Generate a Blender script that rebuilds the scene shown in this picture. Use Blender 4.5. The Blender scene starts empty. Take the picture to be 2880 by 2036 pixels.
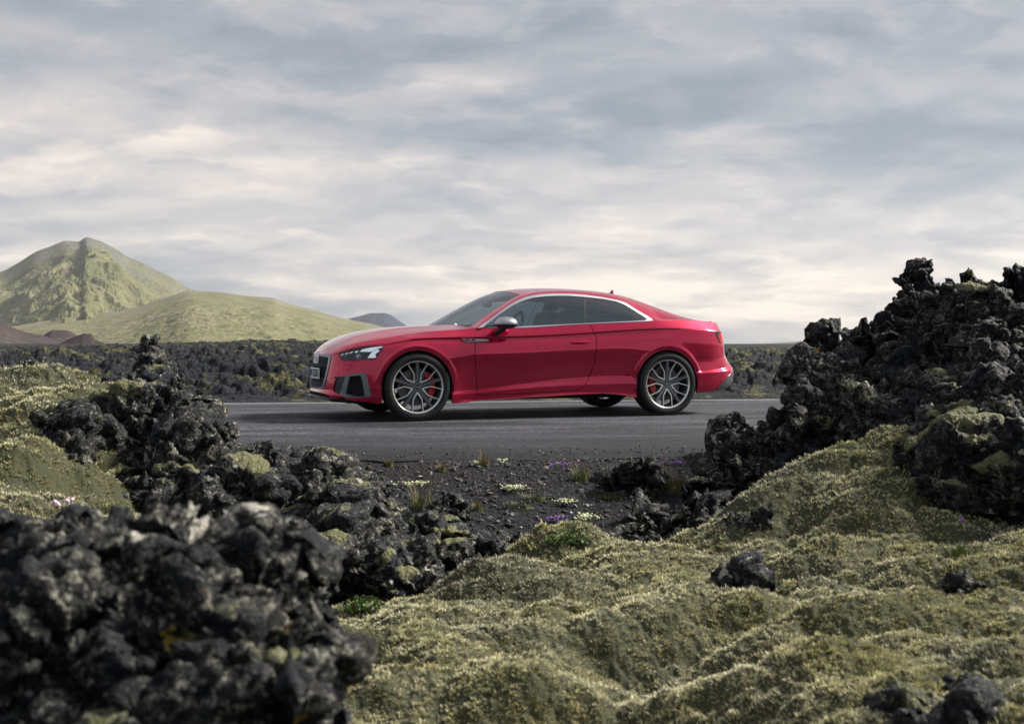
import bpy, bmesh, math, random
import numpy as np
from mathutils import Vector, Matrix

# ------------------------------------------------------------------ scene, camera, world, sun
S = bpy.context.scene
C = S.collection
CAM_H, FPX, HORIZON, W_PX, H_PX = 0.770, 3218.0, 966.0, 2880.0, 2036.0
cam_data = bpy.data.cameras.new('camera')
cam = bpy.data.objects.new('camera', cam_data)
C.objects.link(cam)
cam.location = (0, 0, CAM_H)
cam.rotation_euler = (math.radians(90), 0, 0)
cam_data.sensor_width = 36.0
cam_data.lens = FPX / W_PX * 36.0
cam_data.shift_y = (HORIZON - H_PX / 2) / W_PX
cam_data.clip_start = 0.05
cam_data.clip_end = 30000
cam_data.dof.use_dof = True
cam_data.dof.focus_distance = 11.3
cam_data.dof.aperture_fstop = 7.0
S.camera = cam
S.view_settings.view_transform = 'Standard'
S.view_settings.look = 'None'
S.view_settings.exposure = 1.55
S.view_settings.gamma = 1.0
S.render.engine = 'CYCLES'
S.cycles.max_bounces = 8
S.cycles.transparent_max_bounces = 12

SUN_EL, SUN_AZ = math.radians(38), math.radians(73)     # azimuth from +Y towards +X
SUN_DIR = Vector((math.sin(SUN_AZ) * math.cos(SUN_EL), math.cos(SUN_AZ) * math.cos(SUN_EL), math.sin(SUN_EL)))


def nd(nt, typ, **kw):
    n = nt.nodes.new(typ)
    for k, v in kw.items():
        if k.startswith('_'):
            setattr(n, k[1:], v)
        else:
            n.inputs[k.replace('__', ' ')].default_value = v
    return n


class NT:
    """small helper to write node graphs"""
    def __init__(s, nt):
        s.nt = nt
        s.L = nt.links.new

    def put(s, sock, v):
        if isinstance(v, (int, float, tuple, list)):
            if isinstance(v, (tuple, list)) and len(v) == 3 and sock.type == 'RGBA':
                v = tuple(v) + (1,)
            sock.default_value = v
        else:
            s.L(v, sock)

    def math(s, op, a, b=0.0, c=None, clamp=False):
        n = s.nt.nodes.new('ShaderNodeMath'); n.operation = op; n.use_clamp = clamp
        s.put(n.inputs[0], a); s.put(n.inputs[1], b)
        if c is not None: s.put(n.inputs[2], c)
        return n.outputs[0]

    def vmath(s, op, a, b=(0, 0, 0), scale=None):
        n = s.nt.nodes.new('ShaderNodeVectorMath'); n.operation = op
        s.put(n.inputs[0], a); s.put(n.inputs[1], b)
        if scale is not None: s.put(n.inputs['Scale'], scale)
        return n.outputs['Value'] if op in ('DOT_PRODUCT', 'LENGTH', 'DISTANCE') else n.outputs[0]

    def noise(s, vec, scale, detail=4, rough=0.55, dist=0.0, typ='FBM', color=False):
        n = s.nt.nodes.new('ShaderNodeTexNoise'); n.noise_type = typ
        s.put(n.inputs['Vector'], vec); s.put(n.inputs['Scale'], scale); s.put(n.inputs['Detail'], detail)
        s.put(n.inputs['Roughness'], rough); s.put(n.inputs['Distortion'], dist)
        return n.outputs['Color' if color else 'Fac']

    def voro(s, vec, scale, feature='F1', out='Distance', rnd=1.0):
        n = s.nt.nodes.new('ShaderNodeTexVoronoi'); n.feature = feature
        s.put(n.inputs['Vector'], vec); s.put(n.inputs['Scale'], scale); s.put(n.inputs['Randomness'], rnd)
        return n.outputs[out]

    def ramp(s, fac, stops, mode='LINEAR'):
        n = s.nt.nodes.new('ShaderNodeValToRGB'); n.color_ramp.interpolation = mode
        e = n.color_ramp.elements
        while len(e) > 1: e.remove(e[-1])
        e[0].position = stops[0][0]; e[0].color = col4(stops[0][1])
        for p, c in stops[1:]:
            x = e.new(p); x.color = col4(c)
        s.put(n.inputs[0], fac)
        return n.outputs[0]

    def mix(s, fac, a, b, mode='MIX'):
        n = s.nt.nodes.new('ShaderNodeMix'); n.data_type = 'RGBA'; n.blend_type = mode
        s.put(n.inputs[0], fac); s.put(n.inputs[6], a); s.put(n.inputs[7], b)
        return n.outputs[2]

    def maprange(s, v, a, b, c=0.0, d=1.0, smooth=False):
        n = s.nt.nodes.new('ShaderNodeMapRange')
        n.interpolation_type = 'SMOOTHSTEP' if smooth else 'LINEAR'
        s.put(n.inputs[0], v); s.put(n.inputs[1], a); s.put(n.inputs[2], b); s.put(n.inputs[3], c); s.put(n.inputs[4], d)
        return n.outputs[0]

    def mapping(s, vec, loc=(0, 0, 0), rot=(0, 0, 0), scale=(1, 1, 1)):
        n = s.nt.nodes.new('ShaderNodeMapping')
        s.put(n.inputs[0], vec); n.inputs[1].default_value = loc; n.inputs[2].default_value = rot; n.inputs[3].default_value = scale
        return n.outputs[0]

    def bump(s, height, strength=0.5, dist=0.01, normal=None):
        n = s.nt.nodes.new('ShaderNodeBump')
        s.put(n.inputs['Height'], height); n.inputs['Strength'].default_value = strength; n.inputs['Distance'].default_value = dist
        if normal is not None: s.L(normal, n.inputs['Normal'])
        return n.outputs[0]

    def sepxyz(s, v):
        n = s.nt.nodes.new('ShaderNodeSeparateXYZ'); s.put(n.inputs[0], v)
        return n.outputs

    def comb(s, x, y, z):
        n = s.nt.nodes.new('ShaderNodeCombineXYZ')
        for i, v in enumerate((x, y, z)): s.put(n.inputs[i], v)
        return n.outputs[0]

    def attr(s, name):
        n = s.nt.nodes.new('ShaderNodeAttribute'); n.attribute_name = name
        return n.outputs['Fac']


def col4(c):
    if isinstance(c, (int, float)): return (c, c, c, 1)
    return tuple(c) + (1,) if len(c) == 3 else tuple(c)


def pdir(px, py):
    """direction of a picture point seen from the camera (used to place the sky's cloud banks and far hills)"""
    return Vector(((px - W_PX / 2) / FPX, 1.0, (HORIZON - py) / FPX))


# world: Nishita sky seen through a nearly closed deck of stratocumulus
world = bpy.data.worlds.new('World')
S.world = world
world.use_nodes = True
wn = NT(world.node_tree)
for n in list(wn.nt.nodes): wn.nt.nodes.remove(n)
tc = wn.nt.nodes.new('ShaderNodeTexCoord')
dirv = wn.vmath('NORMALIZE', tc.outputs['Generated'])
dx, dy, dz = wn.sepxyz(dirv)
sky = wn.nt.nodes.new('ShaderNodeTexSky')
sky.sky_type = 'NISHITA'; sky.sun_disc = False
sky.sun_elevation = SUN_EL; sky.sun_rotation = SUN_AZ
sky_col = wn.vmath('SCALE', sky.outputs[0], scale=0.26)
zz = wn.math('ADD', wn.math('MAXIMUM', dz, 0.0), 0.21)
px_ = wn.math('DIVIDE', dx, zz); py_ = wn.math('DIVIDE', dy, zz)
cp = wn.comb(px_, py_, 0.0)


def deck(k):
    """cloud density seen a little higher up the sky (k < 1)"""
    q = wn.vmath('SCALE', cp, scale=k) if k != 1 else cp
    warp = wn.noise(q, 1.1, 3, 0.5, color=True)
    q = wn.vmath('ADD', q, wn.vmath('SCALE', wn.vmath('SUBTRACT', warp, (0.5, 0.5, 0.5)), scale=0.55))
    a = wn.noise(wn.mapping(q, loc=(7.1, 4.2, 0), rot=(0, 0, 0.12), scale=(0.85, 1.35, 1)), 1.6, 3, 0.5)
    b_ = wn.noise(wn.mapping(q, loc=(1.1, 8.2, 0), rot=(0, 0, -0.1), scale=(0.95, 1.2, 1)), 3.4, 7, 0.56)
    return wn.math('ADD', wn.math('MULTIPLY', a, 0.66), wn.math('MULTIPLY', b_, 0.34)), a


here, _a = deck(1.0)
q1 = wn.vmath('ADD', cp, wn.vmath('SCALE', wn.vmath('SUBTRACT', wn.noise(cp, 2.2, 5, 0.6, color=True), (0.5, 0.5, 0.5)), scale=0.5))
edge1 = wn.maprange(wn.noise(wn.mapping(q1, loc=(2.2, 9.4, 0), rot=(0, 0, 0.15), scale=(0.75, 1.25, 1)), 1.9, 6, 0.55), 0.47, 0.58, -0.5, 0.5, True)
edge2 = wn.maprange(wn.noise(wn.mapping(q1, loc=(6.2, 1.4, 0), rot=(0, 0, -0.12), scale=(0.8, 1.3, 1)), 4.4, 6, 0.58), 0.46, 0.60, -0.5, 0.5, True); over, _b = deck(0.95)
big = wn.noise(wn.mapping(cp, loc=(3.3, 1.2, 0), rot=(0, 0, 0.22), scale=(0.8, 1.1, 1)), 0.9, 3, 0.5)
emb = wn.math('SUBTRACT', here, over)
cl = wn.math('ADD', wn.math('ADD', wn.math('MULTIPLY', wn.math('SUBTRACT', big, 0.5), 0.32), wn.math('MULTIPLY', wn.math('SUBTRACT', here, 0.5), 0.22)),
             wn.math('ADD', wn.math('MULTIPLY', emb, 0.50), wn.math('ADD', 0.5, wn.math('ADD', wn.math('MULTIPLY', edge1, 0.085), wn.math('MULTIPLY', edge2, 0.045)))))
# broad cloud banks, placed by direction: (direction, width in azimuth, width in elevation, amount)
banks = [((420, 330), 0.26, 0.085, 0.070), ((500, 520), 0.30, 0.035, 0.045), ((1150, 470), 0.30, 0.05, 0.02),
         ((2350, 430), 0.16, 0.05, 0.05), ((1650, 640), 0.4, 0.035, 0.03), ((2300, 880), 0.45, 0.034, 0.110),
         ((1640, 805), 0.13, 0.014, 0.15), ((2050, 700), 0.5, 0.05, 0.05),
         ((200, 650), 0.25, 0.03, -0.02), ((1100, 720), 0.3, 0.03, -0.02),
         ((2780, 330), 0.15, 0.08, -0.10), ((2250, 160), 0.12, 0.04, -0.05), ((1300, 30), 0.60, 0.05, -0.06),
         ((950, 860), 0.2, 0.03, -0.02), ((100, 60), 0.3, 0.05, -0.03), ((1950, 420), 0.2, 0.05, -0.04),
         ((2750, 450), 0.12, 0.05, -0.06), ((1000, 330), 0.2, 0.03, -0.03), ((650, 130), 0.2, 0.04, -0.02)]
for (pt, wa, we, amt) in banks:
    d = pdir(*pt).normalized()
    ddx = wn.math('DIVIDE', wn.math('SUBTRACT', dx, d.x), wa)
    ddz = wn.math('DIVIDE', wn.math('SUBTRACT', dz, d.z), we)
    r2 = wn.math('ADD', wn.math('MULTIPLY', ddx, ddx), wn.math('MULTIPLY', ddz, ddz))
    g = wn.math('MULTIPLY', wn.math('EXPONENT', wn.math('MULTIPLY', r2, -1.0)), amt)
    g = wn.math('MULTIPLY', g, wn.math('GREATER_THAN', dy, 0.0))
    cl = wn.math('ADD', cl, g)
cloud = wn.ramp(wn.maprange(cl, 0.31, 0.70), [
    (0.0, (0.255, 0.295, 0.345)), (0.25, (0.37, 0.395, 0.435)), (0.45, (0.495, 0.485, 0.50)),
    (0.60, (0.595, 0.56, 0.555)), (0.78, (0.75, 0.675, 0.625)), (1.0, (0.98, 0.87, 0.76))])
mixc = wn.mix(0.96, sky_col, cloud)
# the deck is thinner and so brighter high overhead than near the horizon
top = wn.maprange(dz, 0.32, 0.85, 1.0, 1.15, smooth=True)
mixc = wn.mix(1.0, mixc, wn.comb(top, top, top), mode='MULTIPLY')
# unseen sky behind the camera, darkened and blued to deepen shade on camera-facing sides
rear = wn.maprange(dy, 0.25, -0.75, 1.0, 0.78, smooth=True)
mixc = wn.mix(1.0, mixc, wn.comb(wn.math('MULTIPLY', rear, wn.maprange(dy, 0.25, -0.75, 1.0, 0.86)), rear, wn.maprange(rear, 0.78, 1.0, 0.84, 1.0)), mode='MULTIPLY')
# below the horizon: the dark land
below = wn.math('LESS_THAN', dz, -0.001)
mixc = wn.mix(below, mixc, (0.03, 0.035, 0.035))
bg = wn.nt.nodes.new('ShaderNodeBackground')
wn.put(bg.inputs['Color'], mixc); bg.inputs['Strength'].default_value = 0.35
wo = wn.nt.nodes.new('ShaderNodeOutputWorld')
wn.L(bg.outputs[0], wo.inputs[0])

sun_data = bpy.data.lights.new('sun', 'SUN')
sun_data.energy = 3.3
sun_data.angle = math.radians(13)
sun_data.color = (1.0, 0.95, 0.86)
sun = bpy.data.objects.new('sun', sun_data)
C.objects.link(sun)
sun.rotation_euler = (-SUN_DIR).to_track_quat('-Z', 'Y').to_euler()

# ------------------------------------------------------------------ helpers


def new_mat(name):
    m = bpy.data.materials.new(name)
    m.use_nodes = True
    t = NT(m.node_tree)
    b = m.node_tree.nodes['Principled BSDF']
    return m, t, b


def plain(name, col, rough=0.5, metal=0.0, coat=0.0, emit=0.0, spec=0.5, noise_amt=0.08, nscale=40, alpha=None, ior=1.45, trans=0.0):
    m, t, b = new_mat(name)
    tcn = t.nt.nodes.new('ShaderNodeTexCoord')
    n = t.noise(tcn.outputs['Object'], nscale, 3, 0.6)
    c0 = tuple(max(0.0, v * (1 - noise_amt)) for v in col); c1 = tuple(min(1.0, v * (1 + noise_amt)) for v in col)
    t.put(b.inputs['Base Color'], t.mix(n, c0, c1))
    b.inputs['Roughness'].default_value = rough
    b.inputs['Metallic'].default_value = metal
    b.inputs['Coat Weight'].default_value = coat
    b.inputs['Coat Roughness'].default_value = 0.04
    b.inputs['Specular IOR Level'].default_value = spec
    b.inputs['IOR'].default_value = ior
    b.inputs['Transmission Weight'].default_value = trans
    if emit:
        b.inputs['Emission Color'].default_value = tuple(col) + (1,)
        b.inputs['Emission Strength'].default_value = emit
    return m


def mesh_np(name, V, F, mats=(), parent=None, smooth=True, normals=None, midx=None, attrs=None):
    """link one mesh object built from numpy arrays; F is (n,3) or (n,4) or a list of such arrays"""
    me = bpy.data.meshes.new(name)
    V = np.asarray(V, dtype=np.float32)
    if not isinstance(F, (list, tuple)): F = [F]
    F = [np.asarray(f, dtype=np.int32) for f in F if len(f)]
    me.vertices.add(len(V)); me.vertices.foreach_set('co', V.ravel())
    nl = sum(f.size for f in F); nf = sum(len(f) for f in F)
    me.loops.add(nl); me.polygons.add(nf)
    me.loops.foreach_set('vertex_index', np.concatenate([f.ravel() for f in F]))
    tot = np.concatenate([np.full(len(f), f.shape[1], dtype=np.int32) for f in F])
    st = np.concatenate([[0], np.cumsum(tot)[:-1]]).astype(np.int32)
    me.polygons.foreach_set('loop_start', st)
    me.polygons.foreach_set('loop_total', tot)
    if midx is not None: me.polygons.foreach_set('material_index', np.asarray(midx, dtype=np.int32))
    me.polygons.foreach_set('use_smooth', np.full(nf, bool(smooth)))
    for m in mats: me.materials.append(m)
    if attrs:
        for k, a in attrs.items():
            at = me.attributes.new(k, 'FLOAT', 'POINT')
            at.data.foreach_set('value', np.asarray(a, dtype=np.float32))
    me.update(calc_edges=True)
    if normals is not None:
        n = np.asarray(normals, dtype=np.float32)
        n = n / np.maximum(np.linalg.norm(n, axis=1, keepdims=True), 1e-9)
        me.normals_split_custom_set_from_vertices([tuple(v) for v in n])
    ob = bpy.data.objects.new(name, me)
    C.objects.link(ob)
    if parent is not None: ob.parent = parent
    return ob


def tag(o, label=None, cat=None, group=None, kind=None):
    if label: o['label'] = label
    if cat: o['category'] = cat
    if group: o['group'] = group
    if kind: o['kind'] = kind
    return o


def empty(name, loc, rz=0.0, label=None, cat=None, group=None, parent=None):
    o = bpy.data.objects.new(name, None)
    C.objects.link(o)
    o.location = loc; o.rotation_euler = (0, 0, rz); o.empty_display_size = 0.2
    if parent is not None: o.parent = parent
    return tag(o, label, cat, group)


class MB:
    """collects simple shapes into one mesh"""
    def __init__(s): s.v = []; s.f = []; s.n = 0
    def add(s, V, F):
        V = np.asarray(V, float)
        s.v.append(V); s.f += [tuple(int(i) + s.n for i in f) for f in F]; s.n += len(V)
        return s
    def box(s, c, size, rot=None, taper=1.0):
        x, y, z = [k / 2 for k in size]
        V = np.array([(-x, -y, -z), (x, -y, -z), (x, y, -z), (-x, y, -z), (-x * taper, -y * taper, z), (x * taper, -y * taper, z), (x * taper, y * taper, z), (-x * taper, y * taper, z)])
        if rot is not None: V = V @ np.array(rot).T
        return s.add(V + np.array(c), [(0, 3, 2, 1), (4, 5, 6, 7), (0, 1, 5, 4), (1, 2, 6, 5), (2, 3, 7, 6), (3, 0, 4, 7)])
    def tube(s, pts, r, n=8, cap=True):
        pts = [np.array(p, float) for p in pts]
        r = [r] * len(pts) if isinstance(r, (int, float)) else r
        V = []
        for i, p in enumerate(pts):
            t = pts[min(i + 1, len(pts) - 1)] - pts[max(i - 1, 0)]
            t /= np.linalg.norm(t) + 1e-12
            a = np.array([0, 0, 1.0]) if abs(t[2]) < 0.9 else np.array([1.0, 0, 0])
            e1 = np.cross(t, a); e1 /= np.linalg.norm(e1); e2 = np.cross(t, e1)
            for k in range(n):
                an = 2 * math.pi * k / n
                V.append(p + r[i] * (math.cos(an) * e1 + math.sin(an) * e2))
        F = []
        for i in range(len(pts) - 1):
            for k in range(n):
                F.append((i * n + k, i * n + (k + 1) % n, (i + 1) * n + (k + 1) % n, (i + 1) * n + k))
        if cap: F += [tuple(range(n))[::-1], tuple(range((len(pts) - 1) * n, len(pts) * n))]
        return s.add(V, F)
    def lathe(s, prof, n=48, axis='y', c=(0, 0, 0)):
        """prof: list of (radius, height along axis)"""
        V = []
        for r, h in prof:
            for k in range(n):
                a = 2 * math.pi * k / n
                V.append((r * math.cos(a), h, r * math.sin(a)) if axis == 'y' else (r * math.cos(a), r * math.sin(a), h))
        F = []
        for i in range(len(prof) - 1):
            for k in range(n):
                F.append((i * n + k, i * n + (k + 1) % n, (i + 1) * n + (k + 1) % n, (i + 1) * n + k))
        return s.add(np.array(V) + np.array(c), F)
    def prism(s, poly, y0, y1):
        """poly in (x,z), extruded along y"""
        n = len(poly)
        V = [(x, y0, z) for x, z in poly] + [(x, y1, z) for x, z in poly]
        F = [tuple(range(n)), tuple(range(2 * n - 1, n - 1, -1))] + [(i, i + n, (i + 1) % n + n, (i + 1) % n) for i in range(n)]
        return s.add(V, F)
    def build(s, name, mat, parent=None, smooth=True, bevel=0.0, angle=35):
        me = bpy.data.meshes.new(name)
        me.from_pydata(np.concatenate(s.v).tolist(), [], s.f)
        bm = bmesh.new(); bm.from_mesh(me); bmesh.ops.recalc_face_normals(bm, faces=bm.faces); bm.to_mesh(me); bm.free()
        me.materials.append(mat)
        o = bpy.data.objects.new(name, me); C.objects.link(o)
        if smooth:
            me.polygons.foreach_set('use_smooth', [True] * len(me.polygons))
            me.set_sharp_from_angle(angle=math.radians(angle))
        if bevel:
            b = o.modifiers.new('bevel', 'BEVEL'); b.width = bevel; b.segments = 2; b.limit_method = 'ANGLE'
        if parent is not None: o.parent = parent
        return o


# vectorised noise ---------------------------------------------------
def _hash(ix, iy, iz, seed):
    h = (ix.astype(np.int64) * 374761393 + iy.astype(np.int64) * 668265263 + iz.astype(np.int64) * 2147483647 + seed * 1274126177) & 0xFFFFFFFF
    h = ((h ^ (h >> 13)) * 1274126177) & 0xFFFFFFFF
    h = ((h ^ (h >> 16)) * 2246822519) & 0xFFFFFFFF
    return (h ^ (h >> 15)) & 0xFFFFFFFF


_rs = np.random.RandomState(5)
_G = _rs.normal(size=(1024, 3)); _G /= np.linalg.norm(_G, axis=1, keepdims=True)
_G = _G.astype(np.float32)


def perlin(P, scale, seed=0):
    P = np.asarray(P, np.float32) * np.float32(scale)
    I = np.floor(P).astype(np.int32); f = (P - I).astype(np.float32)
    u = f * f * f * (f * (f * 6 - 15) + 10)
    out = 0
    for a in (0, 1):
        wx = u[:, 0] if a else 1 - u[:, 0]
        for b in (0, 1):
            wy = u[:, 1] if b else 1 - u[:, 1]
            for c in (0, 1):
                wz = u[:, 2] if c else 1 - u[:, 2]
                g = _G[(_hash(I[:, 0] + a, I[:, 1] + b, I[:, 2] + c, seed) & 1023)]
                d = (g[:, 0] * (f[:, 0] - a) + g[:, 1] * (f[:, 1] - b) + g[:, 2] * (f[:, 2] - c))
                out = out + wx * wy * wz * d
    return out * 1.6


def fbm(P, scale, octs=4, gain=0.5, seed=0, ridged=False, lac=2.03):
    out = 0; amp = 1.0; tot = 0
    for o in range(octs):
        n = perlin(P, scale * lac ** o, seed + o * 17)
        if ridged: n = 1 - 2 * np.abs(n)
        out = out + amp * n; tot += amp; amp *= gain
    return out / tot


def worley(P, scale, seed=0, second=False):
    """distance to nearest feature point (and cell id noise)"""
    P = np.asarray(P, np.float32) * np.float32(scale)
    I = np.floor(P).astype(np.int32); f = P - I
    best = np.full(len(P), 9.0, np.float32); b2 = best.copy(); idn = np.zeros(len(P), np.float32)
    for a in (-1, 0, 1):
        for b in (-1, 0, 1):
            for c in (-1, 0, 1):
                h = _hash(I[:, 0] + a, I[:, 1] + b, I[:, 2] + c, seed)
                jx = (h & 1023) / np.float32(1023); jy = ((h >> 10) & 1023) / np.float32(1023); jz = ((h >> 20) & 1023) / np.float32(1023)
                d = (a + jx - f[:, 0]) ** 2 + (b + jy - f[:, 1]) ** 2 + (c + jz - f[:, 2]) ** 2
                closer = d < best
                b2 = np.where(closer, best, np.minimum(b2, d))
                best = np.where(closer, d, best)
                idn = np.where(closer, (h & 255) / np.float32(255), idn)
    best = np.sqrt(best); b2 = np.sqrt(b2)
    return (best, b2, idn) if second else best


def facets(P, scale, seed=0):
    """tilted flat faces, one per cell: broken, angular rock"""
    P = np.asarray(P, np.float32) * np.float32(scale)
    I = np.floor(P).astype(np.int32); f = P - I
    best = np.full(len(P), 9.0, np.float32); b2 = best.copy(); val = np.zeros(len(P), np.float32)
    for a in (-1, 0, 1):
        for b in (-1, 0, 1):
            for c in (-1, 0, 1):
                h = _hash(I[:, 0] + a, I[:, 1] + b, I[:, 2] + c, seed)
                ex = f[:, 0] - (a + (h & 1023) / np.float32(1023)); ey = f[:, 1] - (b + ((h >> 10) & 1023) / np.float32(1023)); ez = f[:, 2] - (c + ((h >> 20) & 1023) / np.float32(1023))
                d = ex * ex + ey * ey + ez * ez
                g = _G[(h >> 7) & 1023]
                v = g[:, 0] * ex + g[:, 1] * ey + g[:, 2] * ez + 0.5 * ((h & 255) / np.float32(255) - 0.5)
                closer = d < best
                b2 = np.where(closer, best, np.minimum(b2, d)); best = np.where(closer, d, best); val = np.where(closer, v, val)
    return val, np.sqrt(b2) - np.sqrt(best)


def grid_faces(nu, nv):
    i = np.arange(nu - 1)[:, None] * nv + np.arange(nv - 1)[None, :]
    i = i.ravel()
    return np.stack([i, i + nv, i + nv + 1, i + 1], 1)


def unproj(px, py, D):
    return np.array([(px - W_PX / 2) / FPX * D, D, CAM_H - (py - HORIZON) / FPX * D])


def pchip(xk, Y, xq):
    xk = np.asarray(xk, float); Y = np.asarray(Y, float); xq = np.asarray(xq, float)
    if Y.ndim == 1: return pchip(xk, Y[:, None], xq)[:, 0]
    h = np.diff(xk)[:, None]; dl = np.diff(Y, axis=0) / h
    m = np.zeros_like(Y)
    w1 = 2 * h[1:] + h[:-1]; w2 = h[1:] + 2 * h[:-1]
    with np.errstate(all='ignore'):
        hm = (w1 + w2) / (w1 / dl[:-1] + w2 / dl[1:])
    ok = (dl[:-1] * dl[1:]) > 0
    m[1:-1] = np.where(ok, hm, 0); m[0] = dl[0]; m[-1] = dl[-1]
    m = np.nan_to_num(m)
    i = np.clip(np.searchsorted(xk, xq, side='right') - 1, 0, len(xk) - 2)
    t = ((xq - xk[i]) / (xk[i + 1] - xk[i]))[:, None]; hh = (xk[i + 1] - xk[i])[:, None]
    return (Y[i] * (1 + 2 * t) * (1 - t) ** 2 + m[i] * hh * t * (1 - t) ** 2 + Y[i + 1] * t * t * (3 - 2 * t) + m[i + 1] * hh * t * t * (t - 1))


def catmull(P, n, closed=False):
    P = np.asarray(P, float)
    Q = np.vstack([P[-1], P, P[:2]]) if closed else np.vstack([2 * P[0] - P[1], P, 2 * P[-1] - P[-2]])
    out = []
    for i in range(1, len(Q) - 2):
        for k in range(n):
            t = k / n
            a, b, c, d = Q[i - 1], Q[i], Q[i + 1], Q[i + 2]
            out.append(0.5 * ((2 * b) + (-a + c) * t + (2 * a - 5 * b + 4 * c - d) * t * t + (-a + 3 * b - 3 * c + d) * t ** 3))
    if not closed: out.append(P[-1])
    return np.array(out)


def poly_sdf(px, py, poly):
    """negative inside"""
    P = np.asarray(poly, float); n = len(P)
    d = np.full(len(px), 1e9); ins = np.zeros(len(px), bool)
    for i in range(n):
        a = P[i]; b = P[(i + 1) % n]
        ex, ey = b - a
        wx, wy = px - a[0], py - a[1]
        t = np.clip((wx * ex + wy * ey) / (ex * ex + ey * ey + 1e-12), 0, 1)
        d = np.minimum(d, (wx - ex * t) ** 2 + (wy - ey * t) ** 2)
        c = ((a[1] > py) != (b[1] > py))
        if abs(ey) > 1e-12: ins ^= c & (px < ex * (py - a[1]) / ey + a[0])
    d = np.sqrt(d)
    return np.where(ins, -d, d)


def line_sdf(px, py, line):
    """signed by above (negative) / below (positive) an x-monotone polyline"""
    L = np.asarray(line, float)
    yl = np.interp(px, L[:, 0], L[:, 1])
    sl = np.gradient(L[:, 1], L[:, 0]); s = np.interp(px, L[:, 0], sl)
    return (py - yl) / np.sqrt(1 + s * s)


# ------------------------------------------------------------------ land


def D2F(pts):
    """outlines were read off a 2296 px wide copy of the photograph"""
    k = 2880 / 2296.0
    return [(p[0] * k, p[1] * k) + tuple(p[2:]) for p in pts]


def tps_fit(P, z, lam=0.002):
    P = np.asarray(P, float); n = len(P)
    d = np.linalg.norm(P[:, None] - P[None], axis=2)
    K = np.where(d > 0, d * d * np.log(d + 1e-12), 0) + lam * np.eye(n)
    A = np.zeros((n + 3, n + 3)); A[:n, :n] = K; A[:n, n:] = np.hstack([np.ones((n, 1)), P]); A[n:, :n] = A[:n, n:].T
    c = np.linalg.solve(A, np.concatenate([z, [0, 0, 0]]))
    def f(Q):
        Q = np.asarray(Q, float); out = np.zeros(len(Q))
        for s in range(0, len(Q), 60000):
            q = Q[s:s + 60000]
            r2 = ((q[:, None] - P[None]) ** 2).sum(2)
            out[s:s + 60000] = (0.5 * r2 * np.log(r2 + 1e-12)) @ c[:n] + c[n] + q @ c[n + 1:]
        return out
    return f


def fan(a0, a1, na, dist):
    """grid of ground points spreading from where the camera stands: finer near, coarser far"""
    tn = np.linspace(math.tan(math.radians(a0)), math.tan(math.radians(a1)), na)
    D = np.asarray(dist)
    X = D[:, None] * tn[None, :]; Y = np.repeat(D[:, None], na, 1)
    return X.ravel(), Y.ravel(), len(D), na


def geo(d0, d1, s0, s1):
    out = [d0]
    while out[-1] < d1:
        t = math.log(out[-1] / d0) / math.log(d1 / d0)
        out.append(out[-1] * (1 + s0 + (s1 - s0) * t))
    return np.array(out)


ROAD_S = 0.149                    # the road runs slightly away from the picture plane
def road_near(x): return 7.78 + ROAD_S * x
def road_far(x): return 15.15 + ROAD_S * x


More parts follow.
